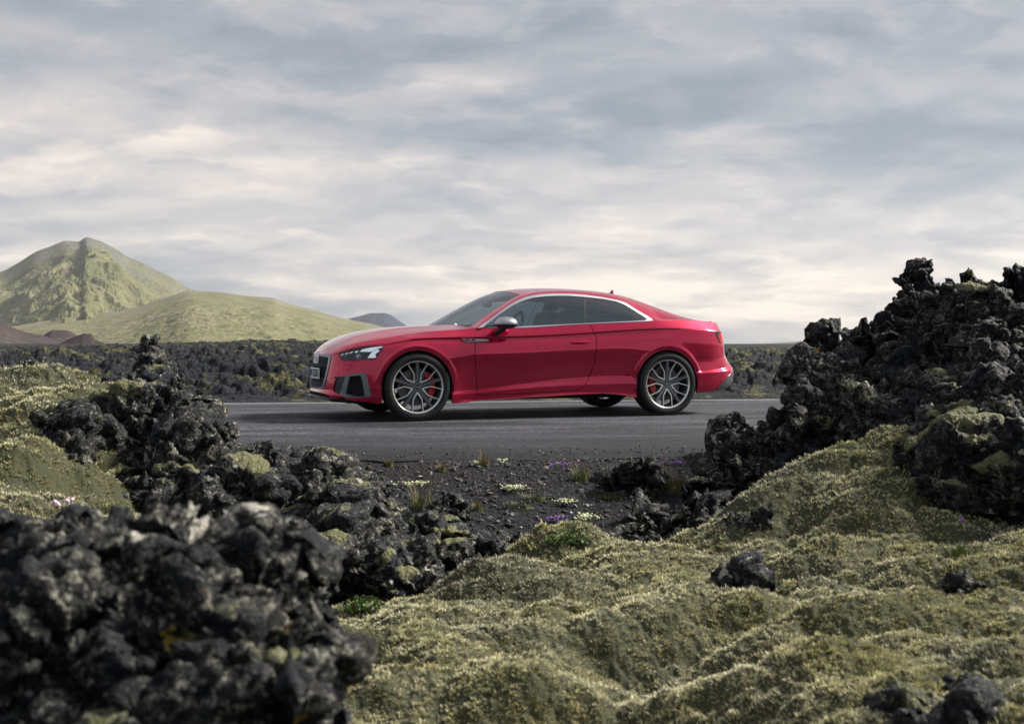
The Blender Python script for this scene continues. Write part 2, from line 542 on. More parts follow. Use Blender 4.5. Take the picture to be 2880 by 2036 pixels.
# ---- materials of the land
def rock_material(name, moss_col=((0.060, 0.066, 0.022), (0.20, 0.195, 0.105)), lichen=0.8, scale=1.0, orange=0.0, base=1.0):
    m, t, b = new_mat(name)
    tcn = t.nt.nodes.new('ShaderNodeTexCoord'); co = tcn.outputs['Object']
    n1 = t.noise(co, 5 * scale, 5, 0.6); n2 = t.noise(co, 38 * scale, 5, 0.65); n3 = t.noise(co, 160 * scale, 3, 0.6)
    rock = t.ramp(n2, [(0.38, (0.0045 * base, 0.006 * base, 0.0095 * base)), (0.52, (0.014 * base, 0.016 * base, 0.021 * base)), (0.68, (0.062 * base, 0.065 * base, 0.068 * base))])
    brown = t.ramp(n1, [(0.35, (0.7, 0.8, 1.0)), (0.65, (1.3, 1.05, 0.72))])
    rock = t.mix(1.0, rock, brown, 'MULTIPLY')
    # crusty lichens: pale grey specks and blotches
    l1 = t.maprange(t.noise(co, 26 * scale, 4, 0.7, 0.6), 0.565 - 0.03 * lichen, 0.61 - 0.03 * lichen, 0, 1, True)
    l1 = t.math('MULTIPLY', l1, t.maprange(n1, 0.36, 0.56, 0.0, min(1.0, lichen)))
    lc = t.ramp(n3, [(0.35, (0.07, 0.07, 0.05)), (0.5, (0.20, 0.195, 0.15)), (0.65, (0.50, 0.48, 0.42))])
    col = t.mix(l1, rock, lc)
    bl = t.noise(t.mapping(co, loc=(5, 3, 1)), 3.4 * scale, 4, 0.62, 0.5)
    l2 = t.maprange(bl, 0.70 - 0.065 * lichen, 0.725 - 0.065 * lichen, 0, 0.9, True)
    col = t.mix(l2, col, t.ramp(n3, [(0.3, (0.24, 0.23, 0.19)), (0.7, (0.62, 0.58, 0.52))]))
    if orange:
        l3 = t.maprange(t.noise(t.mapping(co, loc=(9, 2, 6)), 4.5 * scale, 3, 0.6, 0.5), 0.700 - 0.03 * orange, 0.725 - 0.03 * orange, 0, 1.0, True)
        col = t.mix(l3, col, t.ramp(n3, [(0.3, (0.22, 0.13, 0.020)), (0.7, (0.42, 0.30, 0.060))]))
    ms = t.attr('moss')
    mm = t.maprange(t.math('ADD', ms, t.math('MULTIPLY', t.math('SUBTRACT', n2, 0.5), 0.9)), 0.42, 0.62, 0, 1, True)
    mc = t.ramp(t.noise(co, 60 * scale, 4, 0.65), [(0.28, moss_col[0]), (0.70, moss_col[1])])
    mc = t.mix(t.maprange(n1, 0.4, 0.65, 0, 0.55), mc, (0.13, 0.125, 0.05), 'MIX')
    col = t.mix(mm, col, mc)
    t.put(b.inputs['Base Color'], col)
    b.inputs['Roughness'].default_value = 0.7
    b.inputs['Specular IOR Level'].default_value = 0.28
    h = t.math('ADD', t.math('MULTIPLY', t.noise(co, 60 * scale, 5, 0.7), 1.0), t.math('MULTIPLY', t.voro(co, 75 * scale), 0.5))
    t.L(t.bump(h, 0.9, 0.022 / scale), b.inputs['Normal'])
    return m


def moss_material(name='moss'):
    """woolly moss: dark at the foot of every sprig, pale hair-points at the tip (attribute 'tip')"""
    m, t, b = new_mat(name)
    tcn = t.nt.nodes.new('ShaderNodeTexCoord'); co = tcn.outputs['Object']
    big = t.noise(co, 1.3, 3, 0.55, 0.3); mid = t.noise(co, 6, 4, 0.6); fi = t.noise(co, 60, 3, 0.7)
    c = t.ramp(big, [(0.32, (0.46, 0.44, 0.33)), (0.46, (0.80, 0.75, 0.54)), (0.58, (0.57, 0.53, 0.30)), (0.68, (0.60, 0.575, 0.45))])
    c = t.mix(t.maprange(mid, 0.52, 0.68, 0, 0.6, True), c, (0.33, 0.32, 0.14))
    c = t.mix(t.maprange(mid, 0.46, 0.34, 0, 0.5, True), c, (0.54, 0.52, 0.42))
    g = t.nt.nodes.new('ShaderNodeNewGeometry')
    c = t.mix(1.0, c, t.ramp(g.outputs['Random Per Island'], [(0, (0.65, 0.68, 0.66)), (1, (1.25, 1.22, 1.15))]), 'MULTIPLY')
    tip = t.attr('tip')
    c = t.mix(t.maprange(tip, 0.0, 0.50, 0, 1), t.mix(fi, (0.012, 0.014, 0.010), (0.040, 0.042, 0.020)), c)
    t.put(b.inputs['Base Color'], c)
    b.inputs['Roughness'].default_value = 0.9
    b.inputs['Specular IOR Level'].default_value = 0.15
    t.L(t.bump(fi, 0.8, 0.010), b.inputs['Normal'])
    return m


MOSS = moss_material()
ROCK = rock_material('lava_rock', base=0.8)
ROCK_FRONT = rock_material('lichen_crusted_lava', lichen=0.95, scale=2.3, orange=0.7, base=0.62)
ROCK_RIGHT = rock_material('rugged_lava', lichen=0.75, scale=0.9, orange=0.05, base=0.8)


# ---- mossy ground
crest_r = D2F([(700, 1400, 3.6), (790, 1412, 3.8), (900, 1390, 4.2), (1000, 1372, 4.6), (1070, 1355, 4.8), (1130, 1262, 5.4), (1190, 1236, 5.7), (1260, 1236, 5.8), (1330, 1240, 5.9), (1400, 1252, 5.8),
               (1450, 1268, 5.6), (1530, 1240, 5.8), (1600, 1190, 6.0), (1680, 1135, 6.3), (1760, 1090, 6.5), (1850, 1070, 6.5), (1940, 1040, 6.6)])
mids = D2F([(650, 1500, 2.7), (800, 1500, 3.0), (800, 1623, 2.3), (1000, 1500, 3.2), (1000, 1623, 2.3), (1200, 1400, 4.0), (1200, 1500, 3.1), (1200, 1623, 2.3), (1250, 1300, 4.9), (1500, 1400, 3.7), (1500, 1310, 4.6),
            (1500, 1500, 3.0), (1500, 1623, 2.3), (1750, 1200, 5.3), (1700, 1300, 4.3), (1750, 1400, 3.5), (1750, 1623, 2.2), (1900, 1310, 3.9), (2000, 1172, 5.1), (2000, 1290, 4.0), (2000, 1400, 3.3), (2000, 1500, 2.8),
            (2100, 1623, 2.15), (2296, 1165, 5.2), (2296, 1290, 4.0), (2296, 1420, 3.1), (2296, 1623, 2.0), (2700, 1300, 3.8), (2700, 1623, 2.0), (2700, 1170, 5.2), (1200, 1800, 1.7), (2200, 1850, 1.6), (400, 1700, 1.8), (3300, 1300, 3.8), (3300, 1623, 2.0), (3300, 1170, 5.2)])
crest_l = D2F([(-300, 880, 6.3), (0, 868, 6.4), (120, 866, 6.4), (240, 872, 6.3)])
left = D2F([(0, 915, 5.6), (150, 925, 5.6), (-300, 1000, 5.2), (60, 1040, 4.9), (0, 1070, 4.9), (110, 1085, 4.8), (200, 1110, 4.9), (180, 1000, 5.4), (240, 950, 5.7), (0, 1140, 4.3), (200, 1180, 4.4), (330, 1230, 4.3), (0, 1230, 3.7), (200, 1230, 3.8), (-300, 1200, 3.8),
            (700, 1350, 4.2), (560, 1300, 4.0), (400, 1250, 4.1), (-300, 1600, 2.0), (-900, 1000, 5.2), (-900, 1200, 3.8), (-900, 1600, 2.0)])
cp_xy, cp_z = [], []
for lst in (crest_r, mids, crest_l, left):
    for px, py, D in lst:
        p = unproj(px, py, D); cp_xy.append(p[:2]); cp_z.append(p[2])
for lst, dy, dz in ((crest_r, 0.55, -0.40), (crest_r, 1.3, -0.75), (crest_l, 0.4, -0.35), (crest_l, 1.0, -0.75)):
    for px, py, D in lst:
        p = unproj(px, py, D); cp_xy.append((p[0] * (D + dy) / D, D + dy)); cp_z.append(p[2] + dz)
moss_f = tps_fit(np.array(cp_xy), np.array(cp_z), 0.01)


def moss_height(X, Y, fine=True):
    P = np.stack([X, Y], 1)
    z = moss_f(P)
    Q = np.stack([X, Y, 0 * X], 1)
    wq = Q + 0.20 * np.stack([perlin(Q, 1.7, 3), perlin(Q, 1.7, 4), 0 * X], 1)
    wq[:, 1] *= 1.25
    f1, f2, _ = worley(wq, 1.25, 11, True)
    z = z + 0.22 * (0.42 - np.minimum(f1, 0.95) ** 2) + 0.060 * fbm(Q, 2.0, 3, 0.5, 21)
    g1 = worley(Q + 0.05 * np.stack([perlin(Q, 6, 31), perlin(Q, 6, 32), 0 * X], 1), 3.9, 12)
    z = z + 0.078 * (0.4 - np.minimum(g1, 0.9) ** 2)
    g2 = worley(Q + 0.03 * np.stack([perlin(Q, 11, 33), perlin(Q, 11, 34), 0 * X], 1), 9.0, 17)
    z = z + 0.024 * (0.4 - np.minimum(g2, 0.9) ** 2)
    z = z + 0.075 * fbm(Q * np.array([0.55, 1.5, 1]), 1.25, 3, 0.5, 22, ridged=True)
    z = z - 0.045
    if fine:
        h = worley(Q, 19, 13)
        z = z + 0.014 * (0.4 - h ** 2) + 0.010 * perlin(Q, 34, 14) + 0.0055 * perlin(Q, 75, 15) + 0.002 * perlin(Q, 150, 16)
    return z


X, Y, nr, nc = fan(-40, 40, 1650, geo(1.05, 7.6, 0.0026, 0.0030))
Z = moss_height(X, Y)
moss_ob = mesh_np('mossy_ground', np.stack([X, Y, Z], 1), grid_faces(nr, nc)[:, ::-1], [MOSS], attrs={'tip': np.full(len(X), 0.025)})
tag(moss_ob, kind='structure')

# ---- gravel verge and the wide dark ground under everything
gm, t, b = new_mat('volcanic_gravel')
tcn = t.nt.nodes.new('ShaderNodeTexCoord'); co = tcn.outputs['Object']
v1, v1c = t.voro(co, 34), t.voro(co, 34, out='Color')
n0 = t.noise(co, 0.9, 4, 0.6)
c = t.ramp(t.noise(co, 60, 3, 0.7), [(0.3, (0.005, 0.006, 0.009)), (0.55, (0.016, 0.017, 0.021)), (0.8, (0.060, 0.058, 0.058))])
c = t.mix(t.maprange(n0, 0.45, 0.65, 0, 0.5), c, (0.022, 0.013, 0.012))
c = t.mix(t.maprange(t.noise(co, 11, 4, 0.7), 0.60, 0.72, 0, 0.6), c, (0.055, 0.060, 0.020))
t.put(b.inputs['Base Color'], c); b.inputs['Roughness'].default_value = 0.9; b.inputs['Specular IOR Level'].default_value = 0.2
t.L(t.bump(t.math('ADD', t.math('MULTIPLY', v1, -0.9), t.noise(co, 90, 4, 0.7)), 0.9, 0.02), b.inputs['Normal'])
GRAVEL = gm

vz = tps_fit(np.array([(-6, 7.0), (0, 7.9), (6, 8.8), (-6, 6.0), (-1, 7.0), (1.5, 7.2), (-1, 6.2), (0, 6.2), (1.5, 6.4), (6, 7.5), (-1.5, 5.2), (0, 5.2), (2, 5.2), (-1.5, 4.3), (0, 4.2), (3, 4.2), (-4, 3), (4, 3), (-6, 10), (6, 11), (0, 10)], float),
             np.array([-.03, -.02, -.02, -.10, -.13, -.12, -.27, -.27, -.25, -.1, -.45, -.46, -.42, -.55, -.6, -.6, -.6, -.6, -.02, -.02, -.02]), 0.02)


def verge_height(X, Y, fine=True):
    Q = np.stack([X, Y, 0 * X], 1)
    s = np.clip((road_near(X) + 0.35 - Y) / 0.8, 0, 1)
    z = np.minimum(vz(np.stack([X, Y], 1)), -0.02) * s + (-0.02) * (1 - s)
    z = z + (0.020 * fbm(Q, 2.5, 3, 0.5, 41)) * s
    if fine:
        w = worley(Q, 14, 43); z = z + (0.020 * np.clip(0.5 - w, 0, 1) + 0.009 * perlin(Q, 40, 44) + 0.005 * perlin(Q, 85, 45)) * (0.25 + 0.75 * s)
    return z


X, Y, nr, nc = fan(-40, 40, 1150, geo(3.4, 9.8, 0.0026, 0.0026))
ok_z = verge_height(X, Y)
verge = mesh_np('gravel_verge', np.stack([X, Y, ok_z], 1), grid_faces(nr, nc)[:, ::-1], [GRAVEL])
tag(verge, kind='structure')

rr = np.concatenate([[0.0], np.geomspace(3, 4300, 60)]); aa = np.linspace(0, 2 * math.pi, 97)
X = (rr[:, None] * np.cos(aa)).ravel(); Y = (rr[:, None] * np.sin(aa)).ravel()
Zg = -0.75 + 0 * X + np.where(np.hypot(X, Y) > 30, 0.3, 0)
tag(mesh_np('ground', np.stack([X, Y, Zg], 1), grid_faces(len(rr), len(aa)), [GRAVEL]), kind='structure')

# ---- road
am, t, b = new_mat('asphalt')
tcn = t.nt.nodes.new('ShaderNodeTexCoord'); co = tcn.outputs['Object']
st = t.mapping(co, rot=(0, 0, 0), scale=(0.35, 1.6, 1))
n1 = t.noise(st, 1.1, 5, 0.62, 0.3); n2 = t.noise(t.mapping(co, scale=(1, 2.2, 1)), 34, 6, 0.8); n3 = t.noise(t.mapping(co, scale=(1.0, 3.5, 1)), 7, 5, 0.7)
c = t.ramp(n2, [(0.40, (0.005, 0.006, 0.009)), (0.50, (0.024, 0.027, 0.032)), (0.585, (0.15, 0.15, 0.17))])
c = t.mix(1.0, c, t.ramp(n1, [(0.38, (0.38, 0.40, 0.41)), (0.62, (1.42, 1.41, 1.44))]), 'MULTIPLY')
c = t.mix(1.0, c, t.ramp(n3, [(0.40, (0.55, 0.57, 0.56)), (0.60, (1.4, 1.36, 1.4))]), 'MULTIPLY')
sx, sy, sz = t.sepxyz(co)
ed = t.maprange(t.math('ADD', sy, t.math('MULTIPLY', n1, 1.6)), 3.4, 1.0, 0, 1.0)
c = t.mix(ed, c, t.ramp(t.noise(co, 60, 3, 0.7), [(0.3, (0.005, 0.006, 0.009)), (0.55, (0.015, 0.016, 0.020)), (0.8, (0.055, 0.055, 0.055))]))
t.put(b.inputs['Base Color'], c); b.inputs['Roughness'].default_value = 0.8; b.inputs['Specular IOR Level'].default_value = 0.2
t.L(t.bump(t.math('ADD', n2, t.math('MULTIPLY', n3, 0.4)), 0.8, 0.010), b.inputs['Normal'])

road_root_th = math.atan(ROAD_S)
L_ROAD, W_ROAD = 120.0, (road_far(0) + 0.30 - road_near(0)) * math.cos(road_root_th)


def road_strip(name, y0, y1, z, mat, nx=600, ny=60, rag=0.0, crown=0.0):
    xs = np.concatenate([np.linspace(-L_ROAD / 2, -9, 40)[:-1], np.linspace(-9, 9, nx), np.linspace(9, L_ROAD / 2, 40)[1:]])
    v = np.linspace(0, 1, ny) ** (1.0 if not rag else 1.5)
    Xr = np.repeat(xs[:, None], ny, 1); lo = y0 + rag * fbm(np.stack([xs, 0 * xs, 0 * xs], 1), 0.9, 5, 0.6, 77)
    Yr = lo[:, None] + (y1 - lo)[:, None] * v[None]
    Zr = z + 0 * Xr + crown * np.sin(np.clip((Yr - y0) / (y1 - y0), 0, 1) * math.pi)
    if rag: Zr -= 0.02 * np.clip(1 - (Yr - lo[:, None]) / 0.25, 0, 1)
    o = mesh_np(name, np.stack([Xr, Yr, Zr], 2).reshape(-1, 3), grid_faces(len(xs), ny), [mat])
    o.location = (0, road_near(0), 0); o.rotation_euler = (0, 0, road_root_th)
    return tag(o, kind='structure')


road_strip('road', 0.0, W_ROAD, 0.0, am, rag=0.75)
line_m, t, b = new_mat('worn_white_line')
tcn = t.nt.nodes.new('ShaderNodeTexCoord')
t.put(b.inputs['Base Color'], t.ramp(t.noise(tcn.outputs['Object'], 30, 4, 0.7), [(0.35, (0.10, 0.10, 0.11)), (0.6, (0.46, 0.46, 0.45))]))
b.inputs['Roughness'].default_value = 0.7
yl = (road_far(0) - road_near(0)) * math.cos(road_root_th)
road_strip('road_edge_line', yl - 0.13, yl - 0.05, 0.005, line_m, ny=4)

# ---- lava field beyond the road
lf, t, b = new_mat('lava_field_material')
tcn = t.nt.nodes.new('ShaderNodeTexCoord'); co = tcn.outputs['Object']
n1 = t.noise(co, 0.22, 4, 0.6); n2 = t.noise(co, 5, 5, 0.7); n3 = t.noise(co, 26, 4, 0.7)
c = t.ramp(n3, [(0.3, (0.004, 0.006, 0.010)), (0.5, (0.011, 0.013, 0.018)), (0.68, (0.042, 0.044, 0.046))])
ms = t.attr('moss')
mm = t.maprange(t.math('ADD', ms, t.math('MULTIPLY', t.math('SUBTRACT', n2, 0.5), 0.8)), 0.46, 0.62, 0, 1, True)
c = t.mix(mm, c, t.ramp(n3, [(0.3, (0.035, 0.036, 0.014)), (0.7, (0.155, 0.145, 0.065))]))
t.put(b.inputs['Base Color'], c); b.inputs['Roughness'].default_value = 0.9; b.inputs['Specular IOR Level'].default_value = 0.2
t.L(t.bump(t.math('ADD', n2, n3), 0.9, 0.06), b.inputs['Normal'])

X, Y, nr, nc = fan(-40, 40, 1500, geo(12.6, 900, 0.0024, 0.018))
Q = np.stack([X, Y, 0 * X], 1).astype(np.float32)
d = np.maximum(Y - (road_far(X) + 0.25), 0)
base = 0.02 + 0.46 * (1 - np.exp(-d / 9)) + 0.20 * (1 - np.exp(-d / 60)) - 0.22 * np.clip((X / Y - 0.05) / 0.1, 0, 1) * np.clip((Y - 22) / 30, 0, 1)
lod = np.clip(25 / Y, 0.35, 1)
wq = Q + 0.5 * np.stack([perlin(Q, 0.5, 61), perlin(Q, 0.5, 62), 0 * X], 1)
f1, f2, cid = worley(wq, 0.62, 63, True)
h = 0.34 * (0.36 - np.minimum(f1, .9) ** 2) + 0.20 * fbm(Q, 0.35, 2, 0.5, 64)
g1, g2, gid = worley(wq, 2.1, 65, True)
h2 = 0.20 * (0.35 - np.minimum(g1, .9) ** 2) * (0.5 + gid)
k1, k2, kid = worley(Q, 6.3, 66, True)
fv, fe = facets(wq, 3.3, 69)
h3 = 0.085 * (0.4 - k1 ** 2) * (0.3 + 1.2 * kid) + 0.10 * fv - 0.04 * np.clip(1 - fe * 5, 0, 1)
rid = 0.075 * fbm(Q, 3.5, 3, 0.6, 67, ridged=True)
fin = 0.018 * perlin(Q, 19, 68)
edge = np.clip(d / 1.6, 0, 1)
fade = np.clip(1.1 - Y / 160, 0.35, 1)
bumpz = edge * fade * (h + (h2 + h3 + rid + fin))
# a higher rough bank to the left of the car, lower towards the far left
bank = 0.16 * np.exp(-((X / Y + 0.20) / 0.10) ** 2) * np.clip((Y - 24) / 20, 0, 1) + 0.10 * np.exp(-((X / Y + 0.10) / 0.03) ** 2) * np.clip((Y - 20) / 12, 0, 1)
dip = -0.14 * np.clip((-(X / Y) - 0.30) / 0.1, 0, 1) * np.clip((Y - 20) / 20, 0, 1)
Z = -0.04 * (1 - np.clip(d / 0.3, 0, 1)) + np.where(d > 0, base * np.clip(d / 0.8, 0, 1), 0) + bumpz + (bank + dip)
mossm = np.clip(0.37 + 0.5 * h2 * 3 + 0.5 * fbm(Q, 0.5, 4, 0.6, 70) + 0.06 * np.exp(-((d - 0.6) / 0.8) ** 2) - 0.0 * X, 0, 1)
slab = np.clip((Y - 120) / 300, 0, 1)
mossm = mossm * (1 - 0.3 * slab)
lava = mesh_np('lava_field', np.stack([X, Y, Z], 1), grid_faces(nr, nc)[:, ::-1], [lf], attrs={'moss': mossm})
tag(lava, kind='structure')


# ---- mountain and hills
def ridge_hill(name, crest, D, depth, mat, base_py=985, seed=1, n=520, m=170, rough=1.0, front=1.0, power=1.25, spurs=()):
    """a hill with its crest line at distance D; it slopes down towards and away from the viewer"""
    cr = np.array([(unproj(px, py, D)[0], unproj(px, py, D)[2]) for px, py in crest])
    xs = np.linspace(cr[0, 0], cr[-1, 0], n)
    cz = pchip(cr[:, 0], cr[:, 1], xs)
    zb = unproj(0, base_py, D)[2] - 12
    H = np.maximum(cz - zb, 0.5)
    v = np.concatenate([np.linspace(-1, 0, m), np.linspace(0, 0.7, 20)[1:]])
    dep = H / H.max()
    YY = D + v[None] * depth * (0.35 + 0.65 * dep[:, None])
    prof = np.where(v < 0, (1 - np.abs(v)) ** power, np.cos(np.clip(v, 0, 1) * math.pi / 2))
    XX = xs[:, None] * (YY / D)
    Q = np.stack([XX.ravel(), YY.ravel(), 0 * XX.ravel()], 1)
    s = 1.0 / H.max()
    warp = fbm(Q, 1.2 * s, 3, 0.5, seed)
    rdg = fbm(Q + warp[:, None] * 0.15 / s, 2.6 * s, 6, 0.55, seed + 3, ridged=True).reshape(XX.shape)
    nz = fbm(Q, 6 * s, 5, 0.6, seed + 9).reshape(XX.shape)
    win = np.clip(-v, 0, 1)[None] * np.clip(1.0 + v, 0, 1)[None] * 4 * np.clip((-v[None] - 0.02) / 0.35, 0, 1)
    ZZ = zb + H[:, None] * prof[None] + H[:, None] * (0.16 * rough * (rdg - 0.3) * win + 0.020 * rough * nz * (0.15 + win))
    for (sx0, sx1, dy1, amp, wid) in spurs:
        t_ = np.clip((XX - sx0) / (sx1 - sx0), 0, 1); cy = D - 30 - dy1 * t_
        on = np.clip((XX - sx0) / 60 + 1, 0, 1) * np.clip((sx1 - XX) / 200, 0, 1)
        dist = (YY - cy) + 40 * warp.reshape(XX.shape)
        ZZ = ZZ + amp * on * np.exp(-np.abs(dist / wid) ** 1.3) * np.clip((D - YY - 90) / 300, 0, 1)
    return XX, YY, ZZ, H, v


def hill_mat(name, cols, scale, scree=(0.10, 0.10, 0.115), scree_amt=0.5, rust=0.0):
    m, t, b = new_mat(name)
    tcn = t.nt.nodes.new('ShaderNodeTexCoord'); co = tcn.outputs['Object']
    n1 = t.noise(co, 3.5 * scale, 5, 0.6, 0.6); n2 = t.noise(co, 14 * scale, 5, 0.65); n3 = t.noise(co, 60 * scale, 4, 0.7)
    c = t.ramp(n1, [(0.33, cols[0]), (0.5, cols[1]), (0.66, cols[2])])
    c = t.mix(t.maprange(n2, 0.54, 0.64, 0, 0.55, True), c, cols[3])
    geo_ = t.nt.nodes.new('ShaderNodeNewGeometry')
    nz = t.sepxyz(geo_.outputs['Normal'])[2]
    rk = t.attr('rocky')
    rkm = t.maprange(t.math('ADD', rk, t.math('ADD', t.math('MULTIPLY', t.math('SUBTRACT', n2, 0.5), 1.5), t.math('SUBTRACT', n1, 0.5))), 0.42, 0.72, 0, scree_amt, True)
    sc = t.mix(t.maprange(n3, 0.4, 0.7), tuple(v * 0.7 for v in scree), tuple(v * 1.5 for v in scree))
    c = t.mix(rkm, c, sc)
    if rust:
        r = t.maprange(t.noise(t.mapping(co, loc=(40, 10, 3)), 5.2 * scale, 4, 0.6, 1.2), 0.655, 0.69, 0, rust, True)
        c = t.mix(r, c, (0.115, 0.060, 0.062))
    c = t.mix(1.0, c, t.ramp(n3, [(0.3, (0.78, 0.78, 0.78)), (0.7, (1.22, 1.22, 1.22))]), 'MULTIPLY')
    t.put(b.inputs['Base Color'], c); b.inputs['Roughness'].default_value = 1.0; b.inputs['Specular IOR Level'].default_value = 0.05
    t.L(t.bump(t.math('ADD', n2, t.math('MULTIPLY', n3, 0.5)), 0.6, 0.25 / scale * 0.2), b.inputs['Normal'])
    return m


def add_hill(name, crest, D, depth, mat, rocky=None, **kw):
    XX, YY, ZZ, H, v = ridge_hill(name, crest, D, depth, mat, **kw)
    P = np.stack([XX, YY, ZZ], 2).reshape(-1, 3)
    dzx = np.gradient(ZZ, axis=0) / np.gradient(XX, axis=0)
    dzy = np.gradient(ZZ, axis=1) / np.gradient(YY, axis=1)
    q = np.stack([XX.ravel(), YY.ravel(), 0 * XX.ravel()], 1)
    base = np.clip((-np.abs(v[None]) * 1.0 + 0.62) + 0 * XX, 0, 1)
    rk = base + (0.0 if rocky is None else rocky(XX, YY, ZZ, H, v))
    o = mesh_np(name, P, grid_faces(ZZ.shape[0], ZZ.shape[1]), [mat], attrs={'rocky': np.clip(rk, 0, 1).ravel()})
    return tag(o, kind='structure')


mt = hill_mat('mountain_grass', [(0.110, 0.115, 0.055), (0.155, 0.153, 0.082), (0.185, 0.170, 0.110), (0.085, 0.095, 0.042)], 1 / 420.0, (0.125, 0.125, 0.122), 0.72, rust=0.75)
mt2 = hill_mat('foothill_grass', [(0.125, 0.130, 0.062), (0.170, 0.162, 0.090), (0.195, 0.172, 0.115), (0.065, 0.090, 0.032)], 1 / 160.0, (0.20, 0.185, 0.145), 0.5, rust=0.7)
dk = hill_mat('cinder_slope', [(0.040, 0.030, 0.034), (0.060, 0.045, 0.046), (0.085, 0.080, 0.060), (0.14, 0.135, 0.095)], 1 / 40.0, (0.04, 0.025, 0.026), 0.8)
bl = hill_mat('hazed_dark_hill', [(0.030, 0.036, 0.062), (0.036, 0.042, 0.068), (0.042, 0.048, 0.074), (0.028, 0.034, 0.058)], 1 / 300.0, (0.04, 0.045, 0.065), 0.3)  # the blue of distant haze is mixed into this hill's colour

add_hill('mountain', D2F([(-420, 720), (-250, 690), (-120, 640), (-50, 618), (0, 610), (40, 590), (80, 565), (115, 552), (150, 540), (175, 542), (195, 532), (210, 536), (235, 546), (265, 562), (290, 578), (320, 590), (350, 606), (385, 622), (415, 642), (450, 656), (520, 690), (600, 730), (700, 765)]), 2600, 1250, mt, base_py=975, seed=3, rough=0.95, spurs=((-1010, -600, 620, 40, 70), (-1170, -900, 560, 18, 55)), rocky=lambda XX, YY, ZZ, H, v: -0.10 + 0.12 * (XX / YY * 2600 > -980) + 0.36 * np.exp(-((YY - (2570 - 620 * np.clip((XX / YY * 2600 + 1010) / 410, 0, 1))) / 110) ** 2) * np.clip((XX / YY * 2600 + 1120) / 100, 0, 1))
add_hill('foothills', D2F([(-420, 745), (-200, 742), (0, 735), (100, 720), (200, 708), (300, 690), (370, 668), (430, 652), (500, 656), (560, 664), (610, 668), (640, 679), (700, 694), (740, 706), (790, 718), (840, 728), (880, 740), (960, 752), (1040, 764), (1200, 772)]), 1750, 900, mt2, base_py=972, seed=8, rough=0.5, power=1.1)
add_hill('far_hill', D2F([(770, 722), (785, 714), (810, 708), (835, 702), (860, 702), (875, 706), (890, 716), (905, 726), (930, 742), (960, 760)]), 3600, 700, bl, base_py=970, seed=14, rough=0.5)
add_hill('right_hill', D2F([(1480, 778), (1560, 772), (1620, 778), (1640, 777), (1680, 771), (1720, 770), (1760, 768), (1800, 765), (1850, 762), (1900, 762), (1980, 764), (2100, 760), (2300, 765), (2700, 770)]), 1500, 500, hill_mat('right_hill_grass', [(0.105, 0.118, 0.085), (0.120, 0.128, 0.095), (0.13, 0.13, 0.10), (0.085, 0.10, 0.065)], 1 / 60.0, (0.1, 0.1, 0.1), 0.3), base_py=975, seed=19, rough=0.4)
add_hill('cinder_hill', D2F([(-300, 700), (-120, 706), (0, 724), (25, 733), (55, 744), (100, 753), (125, 762), (170, 775)]), 900, 260, dk, base_py=978, seed=24, rough=0.5)
add_hill('cinder_mound', D2F([(85, 772), (100, 750), (120, 740), (150, 741), (170, 750), (190, 764), (205, 775)]), 940, 90, dk, base_py=975, seed=26, rough=0.4)
add_hill('dark_cone', D2F([(125, 775), (150, 762), (175, 752), (190, 748), (205, 749), (212, 760), (220, 764), (240, 772)]), 760, 80, hill_mat('dark_cinder', [(0.03, 0.022, 0.026), (0.045, 0.030, 0.032), (0.06, 0.04, 0.04), (0.035, 0.028, 0.03)], 1 / 30.0, (0.03, 0.02, 0.02), 0.5), base_py=978, seed=28, rough=0.3)


# ---- lava rocks
def remesh(V, F, vox):
    me = bpy.data.meshes.new('tmp'); me.from_pydata(V.tolist(), [], F.tolist())
    o = bpy.data.objects.new('tmp', me); C.objects.link(o)
    r = o.modifiers.new('r', 'REMESH'); r.mode = 'VOXEL'; r.voxel_size = vox; r.adaptivity = 0
    dg = bpy.context.evaluated_depsgraph_get(); e = o.evaluated_get(dg)
    m2 = e.to_mesh(); n = len(m2.vertices)
    co = np.zeros(n * 3, np.float32); m2.vertices.foreach_get('co', co)
    nl = len(m2.loops); li = np.zeros(nl, np.int32); m2.loops.foreach_get('vertex_index', li)
    e.to_mesh_clear(); bpy.data.objects.remove(o); bpy.data.meshes.remove(me)
    return co.reshape(-1, 3).astype(float), li.reshape(-1, 4)


def vnormals(V, F):
    a, b, c, d = (V[F[:, i]] for i in range(4))
    fn = np.cross(c - a, d - b)
    N = np.zeros_like(V)
    for i in range(4):
        for k in range(3): N[:, k] += np.bincount(F[:, i], fn[:, k], len(V))
    return N / np.maximum(np.linalg.norm(N, axis=1, keepdims=True), 1e-12)


def smooth_v(V, F, it=1):
    for _ in range(it):
        A = np.zeros_like(V); cnt = np.zeros(len(V))
        for i in range(4):
            j = (i + 1) % 4
            for p, q in ((F[:, i], F[:, j]), (F[:, j], F[:, i])):
                for k in range(3): A[:, k] += np.bincount(p, V[q, k], len(V))
                cnt += np.bincount(p, minlength=len(V))
        V = 0.4 * V + 0.6 * A / np.maximum(cnt, 1)[:, None]
    return V


_bm = bmesh.new(); bmesh.ops.create_icosphere(_bm, subdivisions=3, radius=1.0)
ICO_V = np.array([v.co[:] for v in _bm.verts]); ICO_F = np.array([[v.index for v in f.verts] for f in _bm.faces]); _bm.free()


